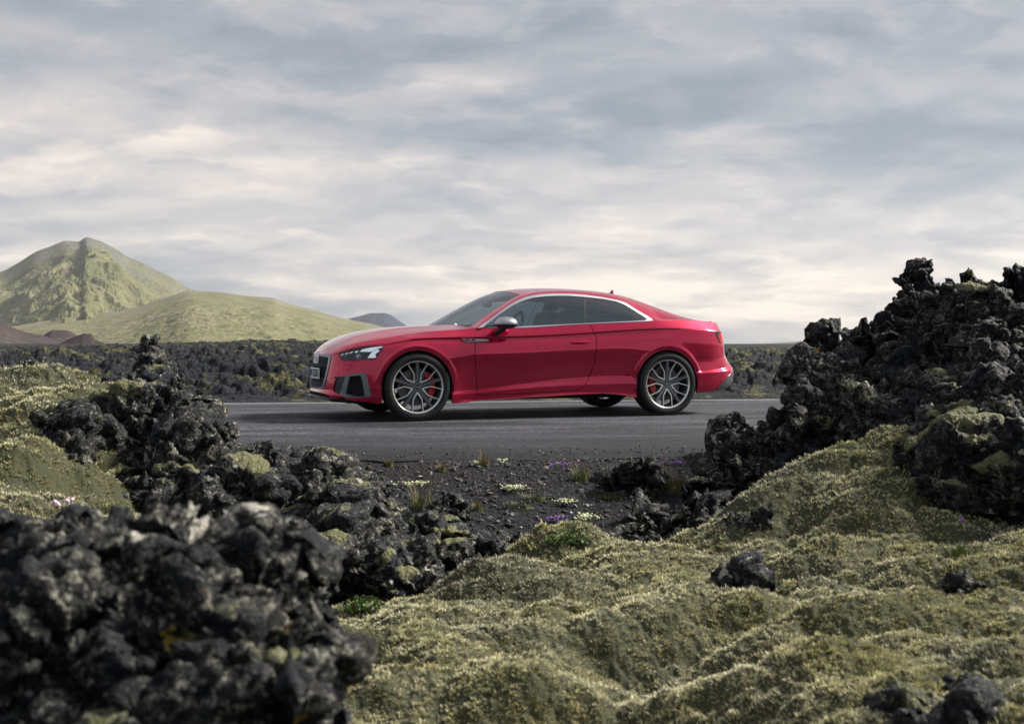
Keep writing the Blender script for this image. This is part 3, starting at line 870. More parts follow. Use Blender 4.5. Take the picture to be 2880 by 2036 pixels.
def chunk(c, r, rng, squash=(1, 1, 1), blocky=0.62):
    """one angular lava block: a ball cut by random planes"""
    V = ICO_V.copy()
    for _ in range(9):
        n = rng.normal(size=3); n /= np.linalg.norm(n); h = rng.uniform(0.55, 0.9)
        d = V @ n; V -= np.outer(np.maximum(d - h, 0) * blocky * 1.6, n)
    a = rng.uniform(0.75, 1.25, 3) * np.array(squash)
    q = rng.normal(size=4); q /= np.linalg.norm(q); w, x, y, z = q
    Rm = np.array([[1 - 2 * (y * y + z * z), 2 * (x * y - z * w), 2 * (x * z + y * w)], [2 * (x * y + z * w), 1 - 2 * (x * x + z * z), 2 * (y * z - x * w)], [2 * (x * z - y * w), 2 * (y * z + x * w), 1 - 2 * (x * x + y * y)]])
    V = (V @ Rm.T) * a
    return V * r + c


def lava_rock(name, label, outline, depths, mat, vox=0.012, rmax=0.16, rmin=0.035, back=0.5, seed=1, moss=0.0, group=None, n_fill=170, lump=1.0, cat='rock', mound=0.0, fine=True, cores=40, core_max=0.45):
    """an outcrop built of fused blocks; the outline (picture px) says how wide and tall it is, depths [(px,py,D)] how far its faces stand"""
    rng = np.random.RandomState(seed)
    O = np.array(D2F(outline)); Dp = np.array(D2F(depths))
    x0, y0 = O.min(0); x1, y1 = O.max(0)
    pts = rng.uniform([x0, y0], [x1, y1], size=(n_fill * 14, 2))
    sd = -poly_sdf(pts[:, 0], pts[:, 1], O)
    def depth(p):
        d2 = ((p[:, None] - Dp[None, :, :2]) ** 2).sum(2) + 900
        w = 1 / d2 ** 1.3
        return (w * Dp[None, :, 2]).sum(1) / w.sum(1)
    Dd = depth(pts)
    keep = sd * Dd / FPX > rmin * 0.8
    pts, sd, Dd = pts[keep], sd[keep], Dd[keep]
    Vs, Fs, n = [], [], 0
    def put(c, r):
        nonlocal n
        Vs.append(chunk(c, r, rng)); Fs.append(ICO_F + n); n += len(ICO_V)
    # big solid cores first, so the outcrop is one mass and not a heap
    free = sd.copy()
    for i in range(cores):
        k = int(np.argmax(free))
        if free[k] * Dd[k] / FPX < rmin * 1.5: break
        r = min(sd[k] * Dd[k] / FPX * 0.97, core_max)
        put(unproj(pts[k, 0], pts[k, 1], Dd[k] + r * 0.95), r * 1.10)
        free = np.where(np.hypot(pts[:, 0] - pts[k, 0], pts[:, 1] - pts[k, 1]) < 0.85 * r / Dd[k] * FPX, 0, free)
    m = min(len(pts), n_fill)
    for i in range(m):
        r = min(sd[i] * Dd[i] / FPX, rmax * rng.uniform(0.35, 1.0))
        p = unproj(pts[i, 0], pts[i, 1], Dd[i] + r * 0.8 + rng.uniform(-0.3, 0.6) * r)
        put(p, r * 1.12)
    # a second, third layer behind gives the outcrop its real depth
    for lay in range(1, 4):
        for i in range(min(len(pts), max(6, n_fill // 4))):
            j = rng.randint(len(pts))
            r = min(sd[j] * Dd[j] / FPX, rmax * 1.5) * rng.uniform(0.6, 1.0)
            if r < rmin: continue
            fr = lay / 3.0
            dd_ = Dd[j] + back * fr * rng.uniform(0.7, 1.1)
            p = unproj(pts[j, 0], pts[j, 1], Dd[j]); p[1] = dd_; p[2] -= back * 0.18 * fr ** 2
            put(p, r)
    V, F = remesh(np.vstack(Vs), np.vstack(Fs), vox)
    N = vnormals(V, F); Ns = N.copy()
    for _ in range(2): Ns = smooth_v(Ns, F, 4); Ns /= np.maximum(np.linalg.norm(Ns, axis=1, keepdims=True), 1e-9)
    # moss settles on shelves that face up
    mn = fbm(V, 1.6, 4, 0.6, seed + 50)
    mask = np.clip((Ns[:, 2] - (0.98 - moss * 1.1)) * 1.7 + 1.5 * mn, 0, 1) * (1 if moss > 0 else 0) if moss > 0 else np.zeros(len(V))
    mask = np.clip(mask, 0, 1)
    hard = 1 - 0.85 * mask
    s = lump
    Vw = V + 0.03 * np.stack([perlin(V, 9, 1), perlin(V, 9, 2), perlin(V, 9, 3)], 1)
    ov, oe = facets(Vw, 2.9 / s, seed + 11)
    qv, qe = facets(Vw, 1.7 / s, seed + 12)
    d0 = 0.125 * s * qv - 0.06 * s * np.clip(1 - qe * 9, 0, 1) + 0.090 * s * ov - 0.045 * s * np.clip(1 - oe * 7, 0, 1)
    fv, fe = facets(Vw, 6.0 / s, seed + 1)
    d = d0 + 0.042 * s * fv - 0.030 * s * np.clip(1 - fe * 6, 0, 1)
    gv, ge = facets(Vw, 15 / s, seed + 2)
    d += 0.026 * s * gv - 0.010 * s * np.clip(1 - ge * 5, 0, 1)
    d += 0.022 * s * fbm(V, 9 / s, 4, 0.6, seed + 3, ridged=True)
    if fine:
        kv, ke = facets(Vw, 38 / s, seed + 4)
        d += 0.013 * s * kv - 0.006 * s * np.clip(1 - ke * 4, 0, 1)
        d += 0.010 * s * (worley(V, 30 / s, seed + 6) - 0.45) + 0.006 * s * perlin(V, 75 / s, seed + 5)
    mossd = 0.022 * mask + 0.006 * mask * perlin(V, 60, seed + 7) + 0.008 * mask * perlin(V, 25, seed + 8)
    V = V + N * (d * hard)[:, None] + Ns * mossd[:, None]
    c0 = V.mean(0); zb = V[:, 2].min()
    org = np.array([c0[0], c0[1], zb])
    o = mesh_np(name, V - org, F, [mat], attrs={'moss': mask})
    o.location = org
    tag(o, label, cat, group)
    return o


rk = lava_rock
# right-hand outcrop
rk('rock_outcrop', 'tallest black lava outcrop at the right edge, twin jagged peaks against the sky',
   [(1750, 1000), (1758, 900), (1783, 855), (1795, 805), (1820, 785), (1900, 785), (1928, 770), (1928, 745), (1958, 708), (1996, 655), (2018, 640), (2026, 606), (2042, 584), (2085, 582), (2104, 612), (2112, 650), (2120, 660), (2128, 630), (2142, 600), (2182, 596), (2202, 622), (2215, 625), (2232, 600), (2270, 592), (2296, 606), (2440, 640), (2650, 700), (2850, 820), (2950, 1000), (2900, 1200), (2200, 1190), (2010, 1165), (1960, 1090), (1900, 1060), (1830, 1090), (1790, 1070)],
   [(1760, 950, 6.7), (1850, 800, 7.1), (1900, 1040, 6.5), (2060, 640, 7.3), (2000, 800, 7.0), (2000, 1000, 6.4), (2200, 800, 6.7), (2200, 1050, 6.0), (2296, 640, 6.9), (2500, 1000, 6.0), (2400, 700, 6.8), (2850, 1000, 6.0)],
   ROCK_RIGHT, vox=0.0115, rmax=0.30, rmin=0.045, back=0.9, seed=4, moss=0.17, n_fill=300, cores=90)
rk('rock_block', 'big moss-capped lava block on the right, in front of the tall outcrop',
   [(2000, 1160), (1998, 1100), (1990, 1040), (2010, 1010), (2060, 990), (2100, 950), (2130, 900), (2170, 860), (2230, 845), (2296, 820), (2420, 830), (2500, 900), (2520, 1170), (2400, 1220), (2160, 1180)],
   [(2010, 1060, 5.5), (2150, 900, 5.9), (2200, 1100, 5.2), (2400, 900, 5.8), (2400, 1150, 5.1)],
   ROCK_RIGHT, vox=0.0095, rmax=0.26, rmin=0.04, back=0.6, seed=9, moss=0.30, n_fill=90)
rk('standing_rock', 'upright knobbly lava rock beside the road, left of the tall outcrop',
   [(1600, 1130), (1597, 1060), (1610, 985), (1630, 945), (1650, 932), (1680, 940), (1700, 965), (1715, 1010), (1740, 1030), (1745, 1080), (1730, 1130), (1700, 1170), (1640, 1180)],
   [(1650, 960, 6.9), (1660, 1100, 6.5), (1730, 1100, 6.6)], ROCK_RIGHT, vox=0.0105, rmax=0.11, rmin=0.025, back=0.35, seed=12, moss=0.04, n_fill=120)
rk('rock', 'small upright lava knob between the standing rock and the tall outcrop',
   [(1735, 1100), (1738, 1020), (1742, 985), (1752, 972), (1768, 978), (1775, 1010), (1790, 1060), (1810, 1110), (1770, 1140)],
   [(1750, 990, 6.8), (1770, 1100, 6.6)], ROCK_RIGHT, vox=0.0105, rmax=0.08, rmin=0.02, back=0.3, seed=13, moss=0.05, n_fill=60)
rk('rock_pinnacle', 'slim ragged lava pinnacle behind the left flank of the tall outcrop',
   [(1830, 800), (1828, 775), (1838, 765), (1842, 745), (1855, 731), (1880, 733), (1890, 745), (1892, 765), (1905, 790), (1900, 815), (1850, 815)],
   [(1860, 780, 8.0)], ROCK_RIGHT, vox=0.011, rmax=0.07, rmin=0.018, back=0.25, seed=14, moss=0.1, n_fill=70)
rk('rock_ledge', 'low lava ledge sloping down left of the standing rock',
   [(1370, 1235), (1380, 1210), (1400, 1165), (1430, 1130), (1480, 1125), (1530, 1110), (1570, 1085), (1610, 1070), (1650, 1110), (1660, 1150), (1600, 1190), (1540, 1230), (1460, 1260), (1400, 1255)],
   [(1400, 1200, 5.9), (1500, 1150, 6.2), (1600, 1100, 6.5), (1500, 1230, 5.8)], ROCK_RIGHT, vox=0.0105, rmax=0.12, rmin=0.022, back=0.4, seed=15, moss=0.02, n_fill=170)

# left-hand outcrop
rk('rock_ridge', 'broad craggy lava ridge left of the road, sloping down to the right',
   [(150, 1130), (170, 1040), (190, 980), (200, 920), (215, 870), (250, 848), (300, 835), (380, 830), (392, 862), (402, 915), (425, 948), (460, 958), (495, 975), (528, 990), (585, 1002), (632, 1012), (715, 1030), (785, 1038), (840, 1035), (860, 1060), (850, 1120), (790, 1150), (700, 1170), (600, 1190), (450, 1200), (300, 1180), (200, 1160)],
   [(200, 1000, 5.7), (300, 860, 6.2), (300, 1150, 5.0), (500, 930, 6.2), (500, 1150, 5.0), (700, 1030, 6.1), (700, 1150, 5.2), (840, 1050, 6.1)],
   ROCK, vox=0.0105, rmax=0.40, rmin=0.045, back=0.8, seed=21, moss=0.25, n_fill=120, cores=70)
rk('rock', 'dark lava rocks heaped below the ridge, right of the blurred boulder',
   [(640, 1150), (700, 1110), (780, 1085), (830, 1095), (860, 1130), (890, 1170), (940, 1200), (985, 1230), (990, 1290), (970, 1370), (880, 1385), (800, 1330), (700, 1310), (640, 1280), (600, 1200)],
   [(700, 1130, 5.2), (840, 1120, 5.3), (960, 1220, 5.2), (900, 1370, 4.6), (700, 1290, 4.5)], ROCK, vox=0.0095, rmax=0.28, rmin=0.04, back=0.5, seed=22, moss=0.28, n_fill=70)
rk('rock_pillar', 'short lava pillar with mossy cap standing at the edge of the gravel',
   [(945, 1230), (950, 1180), (965, 1150), (975, 1115), (1000, 1100), (1025, 1105), (1045, 1125), (1050, 1150), (1040, 1185), (1060, 1220), (1070, 1270), (1040, 1310), (980, 1310), (945, 1270)],
   [(1000, 1130, 5.9), (1000, 1280, 5.3)], ROCK, vox=0.0095, rmax=0.10, rmin=0.02, back=0.3, seed=23, moss=0.36, n_fill=120)
rk('rock', 'row of low lava stones between the mossy pillar and the moss bank',
   [(1050, 1250), (1060, 1215), (1100, 1205), (1150, 1195), (1185, 1200), (1180, 1240), (1130, 1260), (1110, 1310), (1060, 1350), (1000, 1370), (970, 1330), (1010, 1290)],
   [(1080, 1230, 5.7), (1150, 1210, 5.9), (1030, 1340, 4.9)], ROCK, vox=0.0095, rmax=0.09, rmin=0.02, back=0.35, seed=24, moss=0.1, n_fill=130)
rk('boulder', 'single dark boulder with dry moss on top lying on the gravel by the road',
   [(1330, 1095), (1345, 1065), (1375, 1050), (1400, 1040), (1440, 1028), (1470, 1038), (1485, 1060), (1480, 1090), (1450, 1105), (1400, 1110), (1360, 1105)],
   [(1360, 1070, 6.95), (1440, 1060, 6.9)], ROCK, vox=0.0105, rmax=0.13, rmin=0.03, back=0.3, seed=25, moss=0.34, n_fill=70, cat='boulder')
rk('rock_pinnacle', 'twisted dark lava pinnacle rising from the field on the left',
   [(288, 840), (300, 800), (318, 785), (320, 760), (330, 752), (345, 755), (350, 780), (362, 790), (375, 810), (400, 830), (420, 850), (380, 880), (300, 870)],
   [(335, 770, 17.2), (340, 850, 16.6)], ROCK, vox=0.024, rmax=0.22, rmin=0.045, back=0.6, seed=26, moss=0.1, n_fill=110, lump=1.5)
rk('rock', 'jagged lava block with mossy cap at the far left beyond the mound',
   [(-60, 860), (-20, 825), (20, 822), (45, 812), (85, 810), (95, 825), (125, 838), (160, 860), (100, 880), (0, 885)],
   [(40, 830, 16.6), (0, 870, 16.2)], ROCK, vox=0.026, rmax=0.28, rmin=0.05, back=0.7, seed=27, moss=0.2, n_fill=90, lump=1.6)
rk('rock', 'dark lava rock under the mossy overhang of the left mound',
   [(60, 1000), (75, 950), (110, 925), (150, 915), (190, 920), (220, 980), (210, 1060), (190, 1110), (150, 1085), (90, 1070)],
   [(120, 940, 5.45), (130, 1040, 5.0), (200, 1000, 5.2)], ROCK, vox=0.010, rmax=0.10, rmin=0.022, back=0.3, seed=28, moss=0.1, n_fill=90)
# blurred boulder close to the camera
rk('boulder', 'big dark lichen-flecked boulder at the lower left, nearest of all, blurred',
   [(-260, 1245), (-60, 1215), (0, 1207), (60, 1195), (100, 1180), (150, 1205), (185, 1178), (260, 1166), (330, 1152), (395, 1176), (450, 1200), (520, 1215), (560, 1198), (620, 1190), (652, 1215), (662, 1262), (685, 1275), (678, 1330), (690, 1375), (742, 1410), (740, 1445), (725, 1510), (712, 1560), (705, 1640), (670, 1900), (-200, 1900), (-300, 1500)],
   [(100, 1180, 1.52), (400, 1180, 1.50), (650, 1180, 1.46), (700, 1350, 1.38), (760, 1420, 1.36), (300, 1400, 1.36), (600, 1600, 1.22), (0, 1500, 1.26), (300, 1880, 1.1)],
   ROCK_FRONT, vox=0.0042, rmax=0.11, rmin=0.012, back=0.25, seed=31, moss=0.26, n_fill=150, lump=0.42, cores=60, core_max=0.16, cat='boulder')
# rocks poking through the moss
rk('rock', 'small black stone poking out of the moss near the bottom centre',
   [(1058, 1410), (1062, 1385), (1090, 1372), (1130, 1380), (1165, 1400), (1160, 1425), (1110, 1430)], [(1110, 1400, 3.75)], ROCK_RIGHT, vox=0.007, rmax=0.045, rmin=0.01, back=0.12, seed=32, moss=0.0, n_fill=50, lump=0.5)
rk('rock', 'pale-edged black rock half buried in the moss slope, right of centre',
   [(1560, 1370), (1590, 1345), (1620, 1320), (1650, 1270), (1680, 1268), (1700, 1285), (1690, 1320), (1670, 1350), (1620, 1375)], [(1640, 1320, 3.95)], ROCK_RIGHT, vox=0.007, rmax=0.06, rmin=0.01, back=0.15, seed=33, moss=0.05, n_fill=70, lump=0.5)
rk('rock', 'dark stone tucked in the moss below the low ledge',
   [(1640, 1190), (1660, 1160), (1700, 1140), (1740, 1145), (1735, 1170), (1690, 1200), (1650, 1215)], [(1690, 1170, 5.45)], ROCK_RIGHT, vox=0.009, rmax=0.06, rmin=0.015, back=0.15, seed=34, moss=0.15, n_fill=40, lump=0.6)
rk('rock', 'dark rounded rock sunk in the moss at the right edge, mid-slope',
   [(2150, 1330), (2165, 1310), (2210, 1305), (2240, 1330), (2260, 1370), (2250, 1395), (2190, 1370)], [(2200, 1345, 3.45)], ROCK_RIGHT, vox=0.0075, rmax=0.06, rmin=0.01, back=0.15, seed=35, moss=0.25, n_fill=50, lump=0.5)
rk('rock', 'shadowy dark rocks at the bottom right corner',
   [(1800, 1640), (1840, 1600), (1900, 1580), (1960, 1555), (2050, 1540), (2130, 1520), (2200, 1535), (2296, 1560), (2500, 1560), (2500, 1750), (1850, 1750)], [(1850, 1600, 2.20), (2050, 1520, 2.42), (2300, 1560, 2.12), (2100, 1700, 1.95)], ROCK_RIGHT, vox=0.0062, rmax=0.20, rmin=0.03, back=0.25, seed=39, moss=0.26, n_fill=60, lump=0.62)
rk('rock', 'white-topped lava stone at the gravel rim left of the moss bank',
   [(1090, 1255), (1100, 1232), (1130, 1225), (1160, 1240), (1150, 1262), (1110, 1275)], [(1120, 1245, 5.5)], ROCK_RIGHT, vox=0.0095, rmax=0.05, rmin=0.015, back=0.12, seed=37, moss=0.0, n_fill=36, lump=0.6)
# ------------------------------------------------------------------ the car
CAR_TH = math.radians(19.9)
CAR_X, CAR_D = -1.24, 12.17
_cs, _sn = math.cos(CAR_TH), math.sin(CAR_TH)


def car_px(V):
    """where points given in the car's own coordinates stand in the reference view"""
    X = CAR_X + V[:, 0] * _cs - V[:, 1] * _sn
    D = CAR_D + V[:, 0] * _sn + V[:, 1] * _cs
    return 1440 + FPX * X / D, HORIZON - FPX * (V[:, 2] - CAM_H) / D


def car_un(px, py, w):
    k = (px - 1440) / FPX
    x = (k * (CAR_D - w * _cs) - CAR_X - w * _sn) / (_cs - k * _sn)
    D = CAR_D + x * _sn - w * _cs
    return x, CAM_H - (py - HORIZON) * D / FPX


def Z1(*p): return [(840 + x / 3.5875, 790 + y / 3.5875) for x, y in p]
def Z2(*p): return [(1460 + x / 3.5875, 790 + y / 3.5875) for x, y in p]
def ZA(*p): return [(850 + x / 7.377, 960 + y / 7.377) for x, y in p]
def ZB(*p): return [(1180 + x / 4.991, 800 + y / 4.991) for x, y in p]
def ZC(*p): return [(1900 + x / 6.24, 870 + y / 6.24) for x, y in p]


class Sf:
    """triangle soup with normals: V, N, T"""
    def __init__(s, V, N, T): s.V, s.N, s.T = V, N, T

    def clip(s, val, keep_neg=True):
        v = val if keep_neg else -val
        v = np.where(np.abs(v) < 1e-7, 1e-7, v)
        ins = v < 0
        tin = ins[s.T]; cnt = tin.sum(1)
        out = [s.T[cnt == 3]]
        V = [s.V]; N = [s.N]; nV = len(s.V)
        for want in (1, 2):
            T = s.T[cnt == want]
            if not len(T): continue
            m = ins[T] if want == 1 else ~ins[T]
            k = np.argmax(m, 1); r = np.arange(len(T))
            a, b, c = T[r, k], T[r, (k + 1) % 3], T[r, (k + 2) % 3]
            t1 = (v[a] / (v[a] - v[b]))[:, None]; t2 = (v[a] / (v[a] - v[c]))[:, None]
            p1 = s.V[a] + (s.V[b] - s.V[a]) * t1; p2 = s.V[a] + (s.V[c] - s.V[a]) * t2
            n1 = s.N[a] + (s.N[b] - s.N[a]) * t1; n2 = s.N[a] + (s.N[c] - s.N[a]) * t2
            i1 = nV + np.arange(len(T)); i2 = i1 + len(T); nV += 2 * len(T)
            V += [p1, p2]; N += [n1, n2]
            if want == 1: out.append(np.stack([a, i1, i2], 1))
            else: out += [np.stack([i1, b, c], 1), np.stack([i1, c, i2], 1)]
        V = np.vstack(V); N = np.vstack(N); T = np.vstack(out)
        used = np.unique(T); mp = np.zeros(len(V), int); mp[used] = np.arange(len(used))
        return Sf(V[used], N[used], mp[T])

    def pxy(s): return car_px(s.V)

    def split(s, sdf, gap=0.0):
        """-> (inside, outside)"""
        px, py = s.pxy(); v = sdf(px, py)
        return s.clip(v + gap), s.clip(v - gap, False)

    def offset(s, d): return Sf(s.V + s.N / np.maximum(np.linalg.norm(s.N, axis=1, keepdims=True), 1e-9) * d, s.N.copy(), s.T.copy())

    def mirror(s):
        return Sf(s.V * np.array([1, -1, 1.0]), s.N * np.array([1, -1, 1.0]), s.T[:, ::-1].copy())

    def __add__(s, o): return Sf(np.vstack([s.V, o.V]), np.vstack([s.N, o.N]), np.vstack([s.T, o.T + len(s.V)]))

    def build(s, name, mat, parent, thick=0.0):
        if not len(s.T): return None
        V, T, N = s.V, s.T, s.N
        if thick:
            # skirt along open edges, turned inwards, so every panel has an edge
            key = np.round(V, 5); _, inv = np.unique(key, axis=0, return_inverse=True); inv = inv.ravel()
            E = np.vstack([T[:, [0, 1]], T[:, [1, 2]], T[:, [2, 0]]])
            Ei = np.sort(inv[E], axis=1); kk = Ei[:, 0].astype(np.int64) * (len(V) + 1) + Ei[:, 1]
            _, idx, ct = np.unique(kk, return_index=True, return_counts=True)
            e = E[idx[ct == 1]]
            e = e[inv[e[:, 0]] != inv[e[:, 1]]]
            n0 = N / np.maximum(np.linalg.norm(N, axis=1, keepdims=True), 1e-9)
            a, b = e[:, 0], e[:, 1]; m = len(a); base = len(V)
            va, vb = V[a], V[b]; va2, vb2 = va - n0[a] * thick, vb - n0[b] * thick
            fn = np.cross(vb - va, va2 - va)
            V = np.vstack([V, va, vb, vb2, va2]); N = np.vstack([N, fn, fn, fn, fn])
            r = np.arange(m)
            q = np.stack([base + r, base + m + r, base + 2 * m + r, base + 3 * m + r], 1)
            return mesh_np(name, V, [T, q[:, ::-1]], [mat], parent, normals=np.where(np.arange(len(V))[:, None] < base, N, -N))
        return mesh_np(name, V, T, [mat], parent, normals=N)


def surf(G, flip=False):
    nu, nv, _ = G.shape
    du = np.gradient(G, axis=0); dv = np.gradient(G, axis=1)
    N = np.cross(du, dv).reshape(-1, 3)
    V = G.reshape(-1, 3)
    q = grid_faces(nu, nv)
    T = np.vstack([q[:, [0, 1, 2]], q[:, [0, 2, 3]]])
    if flip: N = -N; T = T[:, ::-1]
    # orient outwards (near half: away from the centre line or up)
    return Sf(V, N, T)


# control net of the lower body: columns run from the nose's centre line round the near side to the tail's centre line
BX = [-.862, -.858, -.835, -.775, -.665, -.50, -.30, 0, .30, .60, 1.1, 1.7, 2.2, 2.5, 2.765, 3.1, 3.36, 3.56, 3.67, 3.74, 3.79, 3.80]
BW = [0, .22, .42, .61, .755, .855, .905, .925, .918, .908, .905, .908, .915, .922, .928, .922, .895, .83, .73, .58, .3, 0]
RZ = dict(
 A=[.195, .195, .185, .17, .155, .15, .145, .14, .135, .145, .175, .203, .190, .165, .175, .22, .245, .28, .36, .38, .38, .38],
 B=[.262, .262, .260, .250, .235, .215, .200, .190, .185, .20, .226, .252, .240, .215, .225, .245, .265, .30, .41, .43, .43, .43],
 C=[.30, .30, .30, .30, .28, .27, .26, .25, .25, .265, .300, .330, .340, .325, .30, .30, .32, .36, .435, .46, .46, .46],
 E=[.34, .34, .34, .34, .34, .33, .31, .29, .285, .293, .350, .405, .425, .41, .40, .435, .45, .465, .49, .50, .50, .50],
 G=[.45, .45, .45, .45, .45, .45, .45, .45, .45, .47, .49, .52, .53, .51, .50, .465, .480, .50, .53, .54, .54, .54],
 h=[.53, .53, .53, .54, .55, .56, .58, .59, .59, .63, .645, .67, .69, .665, .64, .56, .57, .585, .60, .61, .61, .61],
 H=[.55, .55, .55, .56, .57, .58, .60, .61, .61, .652, .667, .695, .712, .69, .66, .60, .60, .61, .62, .64, .64, .64],
 J=[.57, .57, .57, .58, .59, .60, .62, .63, .63, .668, .683, .71, .727, .71, .68, .63, .625, .635, .65, .67, .67, .67],
 I=[.62, .62, .625, .64, .67, .69, .71, .74, .745, .755, .77, .79, .81, .81, .80, .77, .75, .74, .74, .75, .75, .75],
 K=[.650, .651, .657, .685, .715, .735, .752, .798, .808, .812, .822, .850, .885, .903, .911, .910, .900, .888, .88, .88, .88, .88],
 L=[.658, .659, .667, .697, .729, .750, .768, .814, .824, .830, .840, .868, .902, .918, .925, .922, .912, .902, .90, .90, .90, .90],
 M=[.668, .670, .682, .725, .762, .790, .820, .868, .895, .915, .924, .961, .985, .998, 1.010, 1.008, 1.0, .995, .990, .990, .990, .990])
RD = dict(
 A=[-.01, -.008, .0, .012, .03, .04, .045, .035, .030, .03, .030, .030, .030, .03, .03, .03, .03, .02, .02, .02, .02, .02],
 B=[-.012, -.012, -.008, .0, .012, .02, .02, .02, .018, .044, .044, .044, .044, .035, .02, .02, .02, .01, .0, .0, .0, .0],
 C=[.004, .004, .004, .008, .010, .012, .010, .010, .012, .038, .038, .038, .036, .012, .015, .01, .01, .005, .0, .0, .0, .0],
 E=[.005, .005, .005, .008, .008, .010, .008, .008, .016, .062, .068, .068, .062, .020, .01, .002, .002, .005, .008, .01, .01, .01],
 G=[.008, .008, .010, .012, .012, .012, .010, .005, .008, .034, .040, .040, .036, .008, .005, .028, .032, .035, .04, .04, .04, .04],
 h=[.018, .018, .020, .022, .022, .02, .012, .0, -.002, .006, .008, .007, .004, .0, .0, .036, .04, .055, .075, .08, .08, .08],
 H=[.022, .022, .024, .026, .025, .022, .012, .0, -.004, .0, .0, .0, -.002, -.004, .0, .034, .04, .06, .085, .09, .09, .09],
 J=[.026, .026, .028, .030, .03, .026, .016, .002, -.002, .003, .004, .003, .002, .0, .001, .026, .036, .062, .092, .10, .10, .10],
 I=[.034, .034, .038, .042, .04, .034, .024, .016, .014, .016, .017, .016, .014, .010, .010, .016, .03, .065, .11, .12, .12, .12],
 K=[.036, .036, .042, .050, .05, .046, .042, .040, .040, .040, .040, .040, .038, .036, .034, .036, .050, .095, .145, .16, .16, .16],
 L=[.040, .040, .046, .058, .06, .054, .046, .038, .029, .023, .022, .022, .022, .024, .029, .042, .060, .105, .155, .17, .17, .17],
 M=[.046, .048, .060, .080, .10, .11, .12, .130, .105, .070, .054, .054, .055, .060, .080, .110, .14, .165, .19, .20, .20, .20])
ROWS = 'ABCEGhHJIKLM'


def base_curve(n):
    P = np.stack([BX, BW], 1)
    P = np.vstack([P[1] * [1, -1], P, P[-2] * [1, -1]])
    t = np.concatenate([[0], np.cumsum(np.linalg.norm(np.diff(P, axis=0), axis=1) ** 0.75)])
    tq = np.linspace(t[1], t[-2], n)
    # centripetal-like Catmull-Rom with non-uniform knots
    out = np.zeros((n, 2)); idx = np.clip(np.searchsorted(t, tq, side='right') - 1, 1, len(t) - 3)
    for k in range(n):
        i = idx[k]; t0, t1, t2, t3 = t[i - 1:i + 3]; q = tq[k]
        p0, p1, p2, p3 = P[i - 1:i + 3]
        A1 = (t1 - q) / (t1 - t0) * p0 + (q - t0) / (t1 - t0) * p1
        A2 = (t2 - q) / (t2 - t1) * p1 + (q - t1) / (t2 - t1) * p2
        A3 = (t3 - q) / (t3 - t2) * p2 + (q - t2) / (t3 - t2) * p3
        B1 = (t2 - q) / (t2 - t0) * A1 + (q - t0) / (t2 - t0) * A2
        B2 = (t3 - q) / (t3 - t1) * A2 + (q - t1) / (t3 - t1) * A3
        out[k] = (t2 - q) / (t2 - t1) * B1 + (q - t1) / (t2 - t1) * B2
    return t[1:-1], tq, out


